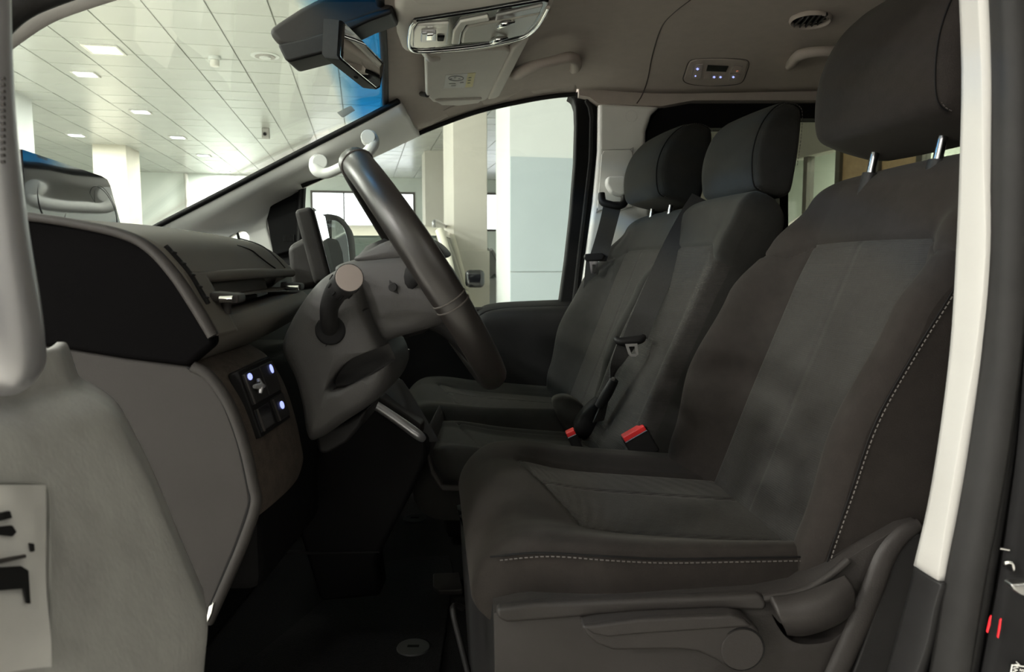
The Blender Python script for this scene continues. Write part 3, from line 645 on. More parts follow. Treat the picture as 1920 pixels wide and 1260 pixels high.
gp = thing('roof_grab_bar', 'beige roof grab handle above the passenger window', 'grab handle', hit(1020, 125))
tube('grip', [hit(962, 140, .0), hit(972, 138, .03), hit(990, 128, .04), (hit(1010, 121, .045)), hit(1040, 114, .045), hit(1066, 108, .04), hit(1079, 112, .035), hit(1080, 124, .02), hit(1076, 130, .0)], [.012, .015, .014, .012, .012, .013, .014, .014, .012], M_head, gp, 12)
gp = thing('roof_grab_bar', 'beige roof grab handle partly hidden by the driver headrest', 'grab handle', hit(1530, 105))
tube('grip', [hit(1480, 124, 0), hit(1487, 116, .025), hit(1500, 103, .04), hit(1530, 97, .045), hit(1580, 97, .045), hit(1640, 98, .04), hit(1660, 112, 0)], [.01, .013, .013, .012, .012, .013, .01], M_head, gp, 12)

ac = thing('rear_climate_panel', 'beige roof climate panel with black display and blue icons', 'control panel', hit(1342, 137))
on_roof('plate', [(1283, 148), (1287, 133), (1294, 117), (1308, 112), (1350, 111), (1390, 113), (1402, 118), (1398, 135), (1388, 153), (1365, 158), (1330, 159), (1296, 156)], .006, .008, M_head, ac, .002)
tube('plate_gap', [hit(x, y, .0012) for x, y in ((1281, 150), (1285, 133), (1292, 116), (1307, 110), (1350, 109), (1391, 111), (1404, 117), (1400, 136), (1390, 155), (1366, 160), (1330, 161), (1295, 158))], .0012, M_seamb, ac, 6, True)
on_roof('display', [(1324, 133.5), (1327, 123), (1366, 125), (1361, 135)], .0075, .002, M_gloss, ac)
for q in ([(1296, 148), (1300, 122), (1318, 121), (1313, 149)], [(1320, 148), (1322, 139), (1333, 139), (1331, 148)], [(1333, 148), (1334.5, 139), (1345, 139.5), (1344, 148)], [(1346, 148), (1347, 140), (1359, 140), (1356, 148.5)], [(1366, 151), (1369, 139), (1387, 140), (1383, 151)], [(1371, 137), (1375, 125), (1392, 126), (1388, 138)]):
    on_roof('button', q, .0085, .003, M_head, ac, .0008)
    tube('button_gap', [hit(x, y, .0078) for x, y in q], .0006, M_bulk, ac, 5, True, 1)
for x, y, s_ in ((1308, 130, 2.6), (1304, 143, 1.6), (1326, 145, 1.8), (1339, 145, 2.4), (1351, 145, 2.4), (1375, 145, 2.4)):
    on_roof('icon', [(x - s_, y), (x, y - s_ * .8), (x + s_, y), (x, y + s_ * .8)], .010, .001, M_blue, ac)
on_roof('icon', [(1380, 133), (1384, 132), (1384.5, 134), (1380, 134.5)], .010, .001, mat('red_backlit_icon', (.5, .2, .15), .4, emit=(.8, .25, .15), estr=.25), ac)

vc = hit(1520, 37); vn = hnorm(vc); rv = thing('roof_vent', 'round slatted air vent in the headliner beside the driver headrest', 'vent', vc)
def ell(rx, ry, n, off): return [hit(1520 + rx * math.cos(a), 37 + ry * math.sin(a) - rx * .09 * math.cos(a), off) for a in [2 * math.pi * i / n for i in range(n)]]
tube('rim', ell(38, 13.5, 24, .004), .006, M_head, rv, 8, True, 1, flat=.6)
prism('bowl', ell(36, 12.5, 24, .001), -vn * .002, M_black, rv)
for i in range(5):
    o_ = (i - 2) * 11; hgt = 11.5 * math.sqrt(max(0, 1 - (o_ / 36) ** 2))
    tube('slat', [hit(1520 + o_ + 9, 37 - hgt - o_ * .09, .006), hit(1520 + o_, 37 - o_ * .09, .009), hit(1520 + o_ - 9, 37 + hgt - o_ * .09, .006)], .0045, M_plast, rv, 8, k=3, flat=.5)

# ------------------------------------------------------------------ interior mirror and camera housing
ch = thing('camera_housing', 'black camera housing fixed high on the windscreen', 'housing', P(620, 20, 1.45))
M_hous = mat('brown_black_plastic', (.014, .0115, .0105), .5, spec=.25, var=.1, bump=.05)
pp('cover', [(499, 56), (520, 40), (560, 14), (610, -12), (660, -40), (735, -60), (735, 22), (700, 32), (655, 50), (632, 62), (618, 78), (606, 82), (540, 90), (520, 84)], 1.36, 1.44, M_hous, ch, .012)
pp('lower_cover', [(519, 82), (560, 74), (606, 60), (640, 42), (700, 22), (735, 12), (735, 24), (690, 40), (640, 64), (622, 84), (606, 99), (540, 116), (533, 110), (524, 92)], 1.355, 1.43, M_plast_d, ch, .006)
mi = thing('rear_view_mirror', 'frameless black rear view mirror hanging beside the camera housing', 'mirror', P(650, 60, 1.42))
mc = [P(634, 37, 1.28), P(640, 39, 1.28), P(714, 113, 1.50), P(720, 122, 1.50), P(712, 164, 1.50), P(704, 168, 1.50), P(636, 112, 1.28), P(630, 104, 1.28)]
nrm = (mc[3] - mc[0]).cross(V((0, 0, 1))).normalized(); nrm = nrm if nrm.x > 0 else -nrm
prism('shell', [p + nrm * .001 for p in mc], -nrm * .026 + V((0, 0, .004)), M_rub, mi, .006)
cc = sum(mc, V()) / 8
prism('glass', [cc + (p - cc) * .93 + nrm * .001 for p in mc], nrm * .003, M_mirror, mi, .001)
tube('stalk', [cc - nrm * .02 + V((0, 0, .01)), cc - nrm * .05 + V((0, 0, .045)), cc - nrm * .06 + V((0, 0, .09))], .012, M_rub, mi, 10)
prism('button', [P(664, 142, 1.40), P(668, 145, 1.40), P(667, 148, 1.40), P(663, 145, 1.40)], nrm * .004, M_black, mi)

# ------------------------------------------------------------------ dashboard
ds = thing('dashboard', 'dark dashboard with a black end cap and slotted air vent', 'dashboard', V((-.5, .9, Z_(-.2))))
YN, YF = .74, 1.24
def ex(pxs, Y0=YN): return [P(x, y, Y0) for x, y in pxs]
prof = ex([(-140, 392), (40, 404), (150, 419), (232, 436), (283, 459), (316, 492), (333, 512)])
rows = []
for i, (y, dx, dz) in enumerate(((YN + .008, 0, 0), (.85, 0, .002), (.98, 0, .004), (1.1, -.003, .002), (1.17, -.01, -.006), (1.21, -.03, -.02), (YF, -.06, -.05))):
    rows.append([V((p.x + dx, y, p.z + dz * (1 if k < 5 else .5 if k == 5 else .3))) for k, p in enumerate(prof)])
sheet('dash_top', rows, -.012, M_dash, ds)
# hatch lines and lid on the pad
def dtop(u, y):
    c = sm(prof, 8); i = min(int(u * (len(c) - 1)), len(c) - 2); f_ = u * (len(c) - 1) - i; p = c[i].lerp(c[i + 1], f_); return V((p.x + .0008, y, p.z + .0032))
tube('pad_seam', [dtop(u, 1.0 + .045 * (u - .62) / .38 - .0 if u > .66 else .98) for u in (.64, .7, .78, .86, .93, .99)], .0011, M_black, ds, 6)
tube('pad_seam', [dtop(u, 1.09 - .01 * (1 - u)) for u in (.45, .55, .65, .78, .9, .99)], .0009, M_plast_d, ds, 6)
cap = [(-140, 394), (40, 406), (150, 422), (230, 440), (278, 463), (326, 512), (366, 572), (398, 628), (402, 646), (352, 688), (230, 673), (100, 652), (-140, 630)]
pp('end_cap', cap, YN, YN + .02, M_dashend, ds, .006)
tube('edge_bead', [P(x, y, YN - .002) for x, y in ((-140, 392), (40, 405), (150, 421), (232, 440), (281, 466), (327, 515), (367, 574), (400, 630))], [.0042, .0044, .0046, .005, .0055, .006, .0064, .006], M_plast, ds, 10)
# frame beside the vent with a slotted side grille
def S(x, y, Y, o=0): q = P(x, y, .74); return V((q.x + o, Y, q.z + o * .5))
vf = [(312, 488), (336, 516), (362, 560), (388, 602), (402, 630)]
sheet('vent_frame', [[S(x, y, yy_) for x, y in vf] for yy_ in (.75, .765, .785, .805)], -.012, M_dash, ds, 3, 5)
slp = [(288, 462), (312, 488), (334, 514), (352, 543), (370, 573)]
tube('slot', [S(x, y, .764, .0005) for x, y in slp], .0034, M_black, ds, 8)
for x, y in ((300, 474), (318, 495), (336, 517), (350, 540), (363, 561)): tube('slot_fin', [S(x, y, .760, .0030), S(x + 1, y + 2, .768, .0030)], .0012, M_plast_d, ds, 6, k=1)
# vent: rail, cavity, blade, knobs and lower lip
A = P(352, 522, .77); B = P(548, 512, 1.15)
tube('vent_rail', [A, A.lerp(B, .5) + V((.004, 0, .002)), B], [.0065, .0065, .006], M_dash, ds, 12, flat=.8)
tube('vent_gap', [P(348, 510, .775) + V((-.006, 0, 0)), P(545, 505, 1.16) + V((-.006, 0, 0))], .006, M_black, ds, 8, k=1)
bk = [P(392, 536, .80), P(536, 518, 1.12), P(546, 578, 1.12), P(412, 600, .80)]
prism('vent_back', [p + V((-.05, 0, 0)) for p in bk], V((-.01, 0, 0)), M_plast_d, ds)
fl_ = [(.80, -.0), (1.12, 0)]
for k in range(2):
    a_, b_ = P(415 + 10 * k, 548, .82 + .02 * k), P(528, 526, 1.09)
prism('vent_inner', [P(432, 530, .86) + V((-.02, 0, 0)), P(522, 519, 1.07) + V((-.02, 0, 0)), P(530, 545, 1.07) + V((-.02, 0, 0)), P(436, 560, .86) + V((-.02, 0, 0))], V((-.006, 0, 0)), M_dash, ds, .003)
prism('vent_inner', [P(432, 568, .86) + V((-.034, 0, 0)), P(528, 550, 1.07) + V((-.034, 0, 0)), P(530, 572, 1.07) + V((-.034, 0, 0)), P(440, 590, .86) + V((-.034, 0, 0))], V((-.006, 0, 0)), M_dash, ds, .003)
prism('blade', [P(398, 556, .81), P(548, 538, 1.12), P(548, 538, 1.12) + V((-.035, 0, 0)), P(398, 556, .81) + V((-.035, 0, 0))], V((0, 0, -.003)), M_dash, ds)
tube('vent_post', [P(409, 528, .81) + V((-.02, 0, 0)), P(414, 556, .81) + V((-.02, 0, 0))], .008, M_plast, ds, 10, k=1)
tube('vent_post', [P(424, 565, .80), P(424, 588, .80)], .0055, M_plast, ds, 10, k=1)
for x, y, Y in ((424, 558, .80), (547, 537, 1.10)):
    k_ = box('vent_knob', P(x - 4, y - 1, Y) + V((.004, 0, 0)), (.03, .034, .01), M_plast, ds, .003, (0, .1, .12)); tube('knob_tip', [P(x - 16, y + 2, Y - .004) + V((.008, -.014, 0)), P(x + 8, y + 2, Y - .004) + V((.008, -.014, 0))], .0038, M_chrome, k_, 8, k=1)
# lip below the vent
tp = ex([(383, 603), (399, 618), (404, 632), (399, 646), (350, 690), (300, 690), (300, 606)], YN + .012)
rows = []
for y, dx, dz in ((YN + .012, 0, 0), (.85, .002, .003), (.95, .003, .008), (1.05, .0, .014), (1.14, -.008, .018), (1.18, -.03, .016)): rows.append([V((p.x + dx, y, p.z + dz)) for p in tp])
loft('lower_lip', rows, M_dash, ds, sharp=40)
tube('lip_line', [P(430, 606, .80), P(505, 583, .95), P(574, 563, 1.12)], .0012, M_plast_d, ds, 6)
# lower dash: end panel, edging, knee pad face
endp = [(-60, 630), (100, 650), (230, 671), (352, 687), (390, 708), (424, 760), (450, 830), (466, 905), (471, 945), (448, 1015), (415, 1095), (384, 1168), (330, 1300), (-60, 1300)]
pp('end_panel', endp, YN + .004, YN + .03, M_dashl, ds, .004)
ed = [(352, 689), (382, 706), (418, 756), (446, 830), (463, 905), (468, 942), (446, 1012), (412, 1095), (382, 1166)]
tube('panel_gap', [P(x, y, YN + .003) for x, y in ed], .0016, M_black, ds, 6)
ed2 = [(366, 686), (400, 708), (437, 765), (464, 840), (480, 908), (485, 945), (463, 1012), (428, 1092), (392, 1166)]
tube('edge_trim', [P((a[0] + b[0]) / 2 + 3, (a[1] + b[1]) / 2, YN + .006) for a, b in zip(ed, ed2)], .0062, M_dashl, ds, 10)
pp('clip', [(385, 1166), (391, 1137), (401, 1130), (397, 1150), (389, 1168)], YN - .002, YN + .01, M_chrome, ds, .001)
fc = ex([(352, 678), (374, 690), (404, 712), (440, 770), (466, 845), (481, 910), (486, 945), (478, 972)], YN + .01)
rows = []
for y, dx in ((YN + .01, 0), (.80, .004), (.86, .005), (.91, .0), (.945, -.012), (.965, -.04)): rows.append([V((p.x + dx, y, p.z + .0)) for p in fc])
sheet('knee_pad', rows, -.01, M_pad, ds)
tube('pad_groove', [P(487, 945, .765), P(490, 905, .775), P(500, 880, .79), P(540, 855, .86)], .0014, M_plast_d, ds, 6)
# hidden bulk of the dash to the passenger side
box('dash_core', (-.80, 1.5, Z_(-.17)), (.72, 1.36, .34), M_plast_d, ds, .04); box('dash_lower', (-.80, 1.36, Z_(-.45)), (.6, 1.3, .38), M_black, ds, .03)
box('column_bulkhead', (-.43, 1.07, Z_(-.27)), (.22, .30, .30), M_black, ds, .02)

# switch pad on the knee panel
sw = thing('switch_panel', 'black switch panel with blue icons on the knee pad', 'switch panel', P(480, 745, .8))
qc = [P(429, 701, .772), P(491, 672, .868), P(531, 788, .868), P(474, 826, .772)]
qn = (qc[1] - qc[0]).cross(qc[3] - qc[0]).normalized(); qn = qn if qn.x > 0 else -qn
def Q(u, v, o=0): return qc[0].lerp(qc[1], u).lerp(qc[3].lerp(qc[2], u), v) + qn * (o + .010)
prism('bezel', [Q(0, 0), Q(1, 0), Q(1, 1), Q(0, 1)], -qn * .012, M_black, sw, .002)
def btn(name, u0, v0, u1, v1, m=M_plast_d, o=.003): return prism(name, [Q(u0, v0, o), Q(u1, v0, o), Q(u1, v1, o), Q(u0, v1, o)], -qn * .008, m, sw, .0015)
btn('button', .05, .07, .5, .53); btn('button', .53, .07, .95, .53); btn('button', .56, .58, .95, .94); btn('pocket', .05, .6, .5, .94, M_gloss, .001)
for u, v0, v1 in ((.04, .08, .52), (.04, .6, .93), (.55, .6, .93)): tube('edge_strip', [Q(u, v0, .004), Q(u, v1, .004)], .0012, M_plast, sw, 6, k=1)  # thin charcoal strips along the left edges of the buttons
for u, v, w_, h__ in ((.16, .14, .06, .05), (.82, .18, .045, .07), (.76, .74, .06, .06)):
    prism('icon', [Q(u + w_ * math.cos(a), v + h__ * math.sin(a), .0036) for a in [i * math.pi / 5 for i in range(10)]], qn * .0006, M_blue, sw)
jk = disc('joystick', Q(.25, .32, .003), qn, .005, .006, M_plast, sw, .001)
for i in range(4):
    a = i * math.pi / 2 + .3; tube('joystick_arm', [Q(.25, .32, .008), Q(.25 + .13 * math.cos(a), .32 + .10 * math.sin(a), .006)], [.0035, .0022], M_silver, sw, 8, k=1)

# instrument display
cl = thing('instrument_display', 'thin freestanding instrument display above the dashboard', 'display', P(120, 400, .98))
cq = [P(33, 277, .85), P(110, 303, .985), P(188, 329, 1.12), P(200, 336, 1.135), P(206, 348, 1.14), P(228, 430, 1.14), P(42, 412, .85)]
cn = (cq[1] - cq[0]).cross(cq[-1] - cq[0]).normalized(); cn = cn if cn.x > 0 else -cn
prism('casing', cq, -cn * .018, M_plast_d, cl, .003)
cc = sum(cq, V()) / len(cq); prism('screen', [cc + (p - cc) * .965 + cn * .0005 for p in cq], cn * .0015, M_screen, cl)
def cp(u, v): return cq[0].lerp(cq[3], u).lerp(cq[6].lerp(cq[5], u), v) + cn * .0025
M_faint = mat('faint_display_graphics', (.12, .12, .122), .2)
for u0 in (.25, .84): tube('gauge_ring', [cp(u0 + .13 * math.cos(a), .62 + .42 * math.sin(a)) for a in [i * math.pi / 12 for i in range(24)]], .0004, M_faint, cl, 5, True, 1)
for v in (.52, .6): tube('gauge_line', [cp(.5, v), cp(.62, v)], .0008, M_faint, cl, 5, k=1)

# centre touch screen
ts = thing('centre_screen', 'slim upright centre display seen almost edge-on', 'display', P(600, 530, 1.32))
tq = [P(584, 386, 1.28), P(607, 404, 1.52), P(629, 512, 1.52), P(622, 527, 1.28)]
tn = (tq[1] - tq[0]).cross(tq[3] - tq[0]).normalized(); tn = tn if tn.x > 0 else -tn
prism('casing', tq, -tn * .03, M_plast, ts, .008); prism('screen', [sum(tq, V()) / 4 + (p - sum(tq, V()) / 4) * .95 + tn * .0005 for p in tq], tn * .002, mat('bright_display_glass', (.1, .1, .1), .05, spec=1, coat=1), ts, .0005)
pp('bracket', [(536, 462), (584, 436), (596, 470), (604, 536), (560, 545), (545, 540)], 1.30, 1.5, M_plast, ts, .012)

# far door mirror outside
ho = [(608, 412), (618, 405), (632, 405), (646, 414), (656, 432), (661, 465), (661, 500), (650, 525), (625, 530), (612, 480)]
dm = pillow('mirror_shell', ho, 2.42, [(2.34, .94), (2.345, 1.0), (2.42, 1.02), (2.5, .8), (2.53, .5)], M_rub, d2, label='black outside mirror housing')
gi = [(613, 418), (622, 413), (633, 415), (643, 425), (650, 443), (654, 470), (655, 500), (648, 520), (630, 522), (618, 480)]
pts = sm([P(x, y, 2.335) for x, y in gi], 4, True); prism('mirror_glass', pts, V((0, -.004, 0)), M_mirror, dm)
tube('mirror_arm', [P(628, 520, 2.42), P(622, 560, 2.36), P(615, 600, 2.24)], .03, M_rub, d2, 10)

# ------------------------------------------------------------------ steering column, stalk and wheel
sc_ = thing('steering_column', 'grey plastic steering column shroud below the wheel', 'steering column', P(640, 800, 1.0))
so = [(541, 648), (556, 600), (585, 552), (615, 518), (645, 500), (668, 496), (682, 520), (700, 575), (722, 630), (740, 668), (741, 700), (722, 735), (690, 762), (650, 788), (605, 818), (588, 812), (580, 760), (566, 705)]
sh = pillow('shroud', so, .97, [(.915, .60), (.917, .80), (.924, .9), (.938, .965), (.97, 1.0), (1.09, 1.0), (1.12, .9), (1.13, .5)], M_shroud, sc_)
tube('shroud_seam', [P(588, 720, .935), P(600, 690, .922), P(615, 640, .915), P(640, 610, .915), P(680, 583, .925), P(690, 578, .935)], .0011, M_plast_d, sc_, 6)
hole = [(583, 750), (596, 720), (625, 693), (665, 673), (700, 664), (719, 670), (716, 690), (690, 712), (650, 733), (610, 752)]
cut = prism('cutter', sm([P(x, y, .85) for x, y in hole], 4, True), V((0, .12, 0)), M_black)
md = sh.modifiers.new('hole', 'BOOLEAN'); md.object = cut; md.operation = 'DIFFERENCE'; md.solver = 'EXACT'
bpy.context.view_layer.update(); dg = bpy.context.evaluated_depsgraph_get(); ne = bpy.data.meshes.new_from_object(sh.evaluated_get(dg)); sh.modifiers.clear(); sh.data = ne; bpy.data.objects.remove(cut)
pp('tilt_lever', [(584, 748), (630, 728), (662, 727), (690, 706), (716, 690), (704, 707), (672, 735), (630, 742), (590, 756)], .935, .96, M_plast, sc_, .004)
pp('lower_cover', [(590, 815), (650, 790), (690, 765), (675, 800), (650, 830), (612, 852), (596, 850)], .99, 1.1, M_plast_d, sc_, .01)
# housing between the shroud and the wheel
pillow('switch_housing', [(640, 505), (672, 488), (712, 482), (760, 478), (815, 480), (850, 520), (868, 575), (840, 600), (760, 625), (722, 632), (700, 590), (680, 540)], 1.0, [(.945, .7), (.95, .9), (.965, 1), (1.08, 1), (1.1, .8)], M_shroud, sc_)
pillow('upper_cover', [(682, 486), (705, 472), (750, 452), (800, 446), (830, 462), (835, 482), (760, 487), (700, 492)], 1.03, [(.95, .75), (.955, .95), (.97, 1), (1.08, 1), (1.1, .8)], M_shroud, sc_)
disc('screw_recess', P(739, 538, .952), (0, -1, 0), .0055, .013, M_plast_d, sc_, .001)
tk = thing('indicator_stalk', 'black indicator stalk with a round grey end', 'stalk', P(620, 625, .92))
disc('collar', P(621, 619, .922), (.15, -1, .1), .0185, .012, M_black, tk, .003)
tube('arm', [P(622, 628, .93), P(617, 605, .905), P(618, 575, .89), P(630, 548, .875), P(645, 532, .85)], [.0105, .0105, .0112, .0135, .0155], M_plast_d, tk, 16)
kb = tube('knob', [P(641, 537, .858), P(655, 521, .80)], .0155, M_plast_d, tk, 20, k=1)
kd = (P(655, 521, .80) - P(641, 537, .858)).normalized(); disc('end_face', P(655, 521, .80), kd, .0146, .0012, mat('knob_end_plastic', (.2, .17, .155), .5, var=.05), kb, .0005)
for i in range(10):
    a = i * math.pi / 5; u = kd.orthogonal().normalized(); v_ = kd.cross(u); o_ = (u * math.cos(a) + v_ * math.sin(a)) * .0156
    tube('ridge', [P(642, 536, .855) + o_, P(648, 529, .83) + o_], .0011, M_black, kb, 5, k=1)

wh = thing('steering_wheel', 'dark leather steering wheel seen nearly edge-on', 'steering wheel', P(795, 510, 1.02))
WC = P(794, 510, 1.02); wn_ = V((.842, .155, .538)).normalized()
wu = V((-.538, 0, .842)); wu = (wu - wn_ * wu.dot(wn_)).normalized(); we = wn_.cross(wu)   # up along the wheel, sideways
if we.y > 0: we = -we
RM = .171
def wp(a, r=RM, o=0): return WC + wu * (r * math.cos(a)) + we * (r * math.sin(a)) + wn_ * o
rings = []; NS = 96
for i in range(NS):
    a = 2 * math.pi * i / NS; c = wp(a); rad = (c - WC).normalized(); ring = []
    gx = 1 + .10 * math.exp(-((a - math.pi * .5) / .5) ** 2)
    for j in range(16):
        b = 2 * math.pi * j / 16; ring.append(c + rad * math.cos(b) * .0165 + wn_ * math.sin(b) * .0195 * gx)
    rings.append(ring)
verts = [p for r_ in rings for p in r_]; faces = [(i * 16 + j, i * 16 + (j + 1) % 16, ((i + 1) % NS) * 16 + (j + 1) % 16, ((i + 1) % NS) * 16 + j) for i in range(NS) for j in range(16)]
rim = mk('rim', verts, faces, M_leather, wh)
M_thr = mat('brown_thread', (.045, .038, .033), .7, var=.1)
for a0 in (math.radians(107), math.radians(110), math.radians(28), math.radians(253), math.radians(250)):
    c = wp(a0); rad = (c - WC).normalized()
    tube('stitched_seam', [c + rad * math.cos(b) * .0168 + wn_ * math.sin(b) * .0205 for b in [2 * math.pi * j / 20 for j in range(20)]], .0011, M_thr, rim, 6, True, 1)
tube('inner_seam', [wp(2 * math.pi * i / 60, RM - .0165, -.003) for i in range(60)], .0009, M_thr, rim, 5, True, 1)
# hub and spokes set back towards the column
hb = []
for o_, r_ in ((-.075, .05), (-.07, .062), (-.045, .07), (-.02, .066), (-.012, .05), (-.01, .02)): hb.append([wp(2 * math.pi * i / 32, r_, o_) for i in range(32)])
loft('airbag_hub', hb, M_plast_d, wh, sharp=70)
for a in (math.radians(90), math.radians(270), math.radians(160), math.radians(200)):
    tube('spoke', [wp(a, .05, -.03), wp(a, .09, -.012), wp(a, RM - .006, -.001)], [.02, .014, .011], M_plast_d, wh, 12, flat=.55)
    
# ------------------------------------------------------------------ gear lever and centre stack
cs_ = thing('gear_console', 'centre console leaning down with a silver edge and gear boot', 'console', P(720, 850, 1.42))
pp('side', [(600, 830), (690, 752), (800, 828), (800, 860), (782, 905), (728, 1010), (705, 1052), (715, 1120), (600, 1130), (560, 1000), (560, 870)], 1.26, 1.33, M_black, cs_, .01)
pp('lower_line', [(500, 1037), (710, 1034), (712, 1037), (500, 1041)], 1.256, 1.27, M_plast_d, cs_)
tube('silver_edge', [P(694, 753, 1.25), P(742, 785, 1.25), P(782, 814, 1.25), P(794, 824, 1.255)], [.008, .0085, .009, .006], M_silver, cs_, 12)
pp('boot_frame', [(700, 748), (715, 742), (790, 797), (790, 818)], 1.268, 1.33, M_plast, cs_, .004)
gl_ = thing('gear_lever', 'black gear lever rising from a folded leather boot', 'gear lever', P(755, 790, 1.32))
rings = []
for (x, y, r_, fx) in ((756, 800, .058, .9), (750, 770, .045, .85), (745, 745, .034, .8), (740, 720, .023, .9), (738, 706, .014, 1)):
    c = P(x, y, 1.32); rings.append([c + V((math.cos(b) * r_ * (1 + .12 * math.cos(5 * b)), math.sin(b) * r_ * fx * .8, -math.cos(b) * r_ * .45)) for b in [2 * math.pi * j / 30 for j in range(30)]])
loft('boot', rings, mat('boot_leather', (.05, .05, .05), .45, bump=.2, bscale=60, var=.1), gl_)
tube('lever', [P(738, 708, 1.32), P(742, 685, 1.32), P(748, 665, 1.32)], [.008, .008, .011], M_plast_d, gl_, 12)
tube('knob', [P(744, 684, 1.32), P(748, 670, 1.32), P(752, 652, 1.32)], [.013, .018, .016], M_plast, gl_, 14); disc('collar', P(744, 682, 1.32), (.1, 0, 1), .016, .008, M_chrome, gl_, .002)

# ------------------------------------------------------------------ driver's door, swung open at the left
dd = thing('door_1', 'dusty grey inner face of the open driver door at the left edge', 'door', P(150, 1255, .45)); dd['kind'] = 'structure'
sil = [(80, 655), (97, 656), (106, 672), (117, 706), (128, 728), (170, 752), (205, 782), (240, 845), (270, 905), (300, 975), (335, 1060), (365, 1130), (382, 1175), (378, 1240), (370, 1330)]
rows = []
for x, y in sil:
    p = P(x, y, .52); rows.append([p + V((-.02, .05, 0)), p + V((-.004, .016, 0)), p, p + V((-.008, -.03, .0)), p + V((-.030, -.09, .002)), p + V((-.062, -.16, .004)), p + V((-.10, -.26, .004))])
sheet('door_card', rows, -.03, M_door, dd, 4, 4)
offs = [(0, 0), (-.008, -.03), (-.030, -.09), (-.062, -.16), (-.10, -.26)]
def dpt(px, py, lift=.0):
    """point of the door card under a line of sight"""
    sx = lerp([(y, x) for x, y in sil], py); p = P(sx, py, .52); tab = sorted((960 + F * (p.x + a) / (.52 + b), .52 + b) for a, b in offs)
    q = P(px, py, lerp(tab, px)); return q + V((lift, -lift * .4, 0))
rows = [[dpt(x, y, .003 if y < 1150 else .007) for x in (-60, -20, 20, 55, 72, 80)] for y in (908, 914, 930, 1000, 1100, 1200, 1290, 1330)]
sheet('switch_pad', rows, .0025, mat('pale_dusty_plastic', (.40, .395, .38), .55, var=.1, vscale=12), dd, 3, 3)
tube('card_seam', [dpt(x, y, .002) for x, y in ((90, 1280), (90, 1100), (89, 960), (84, 915), (60, 906), (-20, 904))], .0008, mat('seam_grey', (.2, .2, .19), .7), dd, 6)
def slot(name, q, m): return prism(name, [dpt(x, y, .005) for x, y in q], V((.002, -.001, 0)), m, dd, .0005)
for q in ([(-20, 960), (4, 955), (8, 968), (-20, 975)], [(-20, 985), (8, 982), (16, 994), (8, 1003), (-20, 1000)], [(40, 1015), (49, 1016), (50, 1030), (43, 1032)]): slot('switch_slot', q, M_black)
slot('handle_recess', [(-40, 1062), (25, 1058), (38, 1066), (42, 1128), (34, 1128), (28, 1100), (-40, 1105)], M_black)
slot('handle_line', [(-20, 1046), (34, 1036), (34, 1042), (-20, 1054)], M_plast)
wf = tube('window_frame', [P(-48, -60, .45), P(-44, 40, .45), P(-38, 200, .45), P(-26, 400, .45), P(-8, 560, .45), P(2, 640, .45), P(6, 690, .452), P(6, 702, .455)], [.0178, .0172, .0178, .0205, .0228, .0228, .0215, .012], M_silver, dd, 24)
for i in range(14): tube('seal_tooth', [P(2, 148 + i * 12, .434), P(9, 147 + i * 12, .434)], .0011, M_plast, wf, 5, k=1)

# ------------------------------------------------------------------ seats
def regions(verts, quads, key, mats, parent, prefer):
    groups = {}
    for q in quads: groups.setdefault(key(q), []).append(q)
    out = {}
    for k, fs in groups.items():
        idx = {}; vv = []; ff = []
        for f in fs:
            g = []
            for i in f:
                if i not in idx: idx[i] = len(vv); vv.append(verts[i])
                g.append(idx[i])
            ff.append(tuple(g))
        nm, m = mats[k]
        out[k] = mk(nm, vv, ff, m, parent, sharp=60)
    return out
def Rz(deg, piv):
    R = Matrix.Rotation(math.radians(deg), 3, 'Z'); piv = V(piv)
    return lambda p: piv + R @ (V(p) - piv)
def groove(d, w=.0042, dep=.0045): return -dep * math.exp(-(d / w) ** 2)

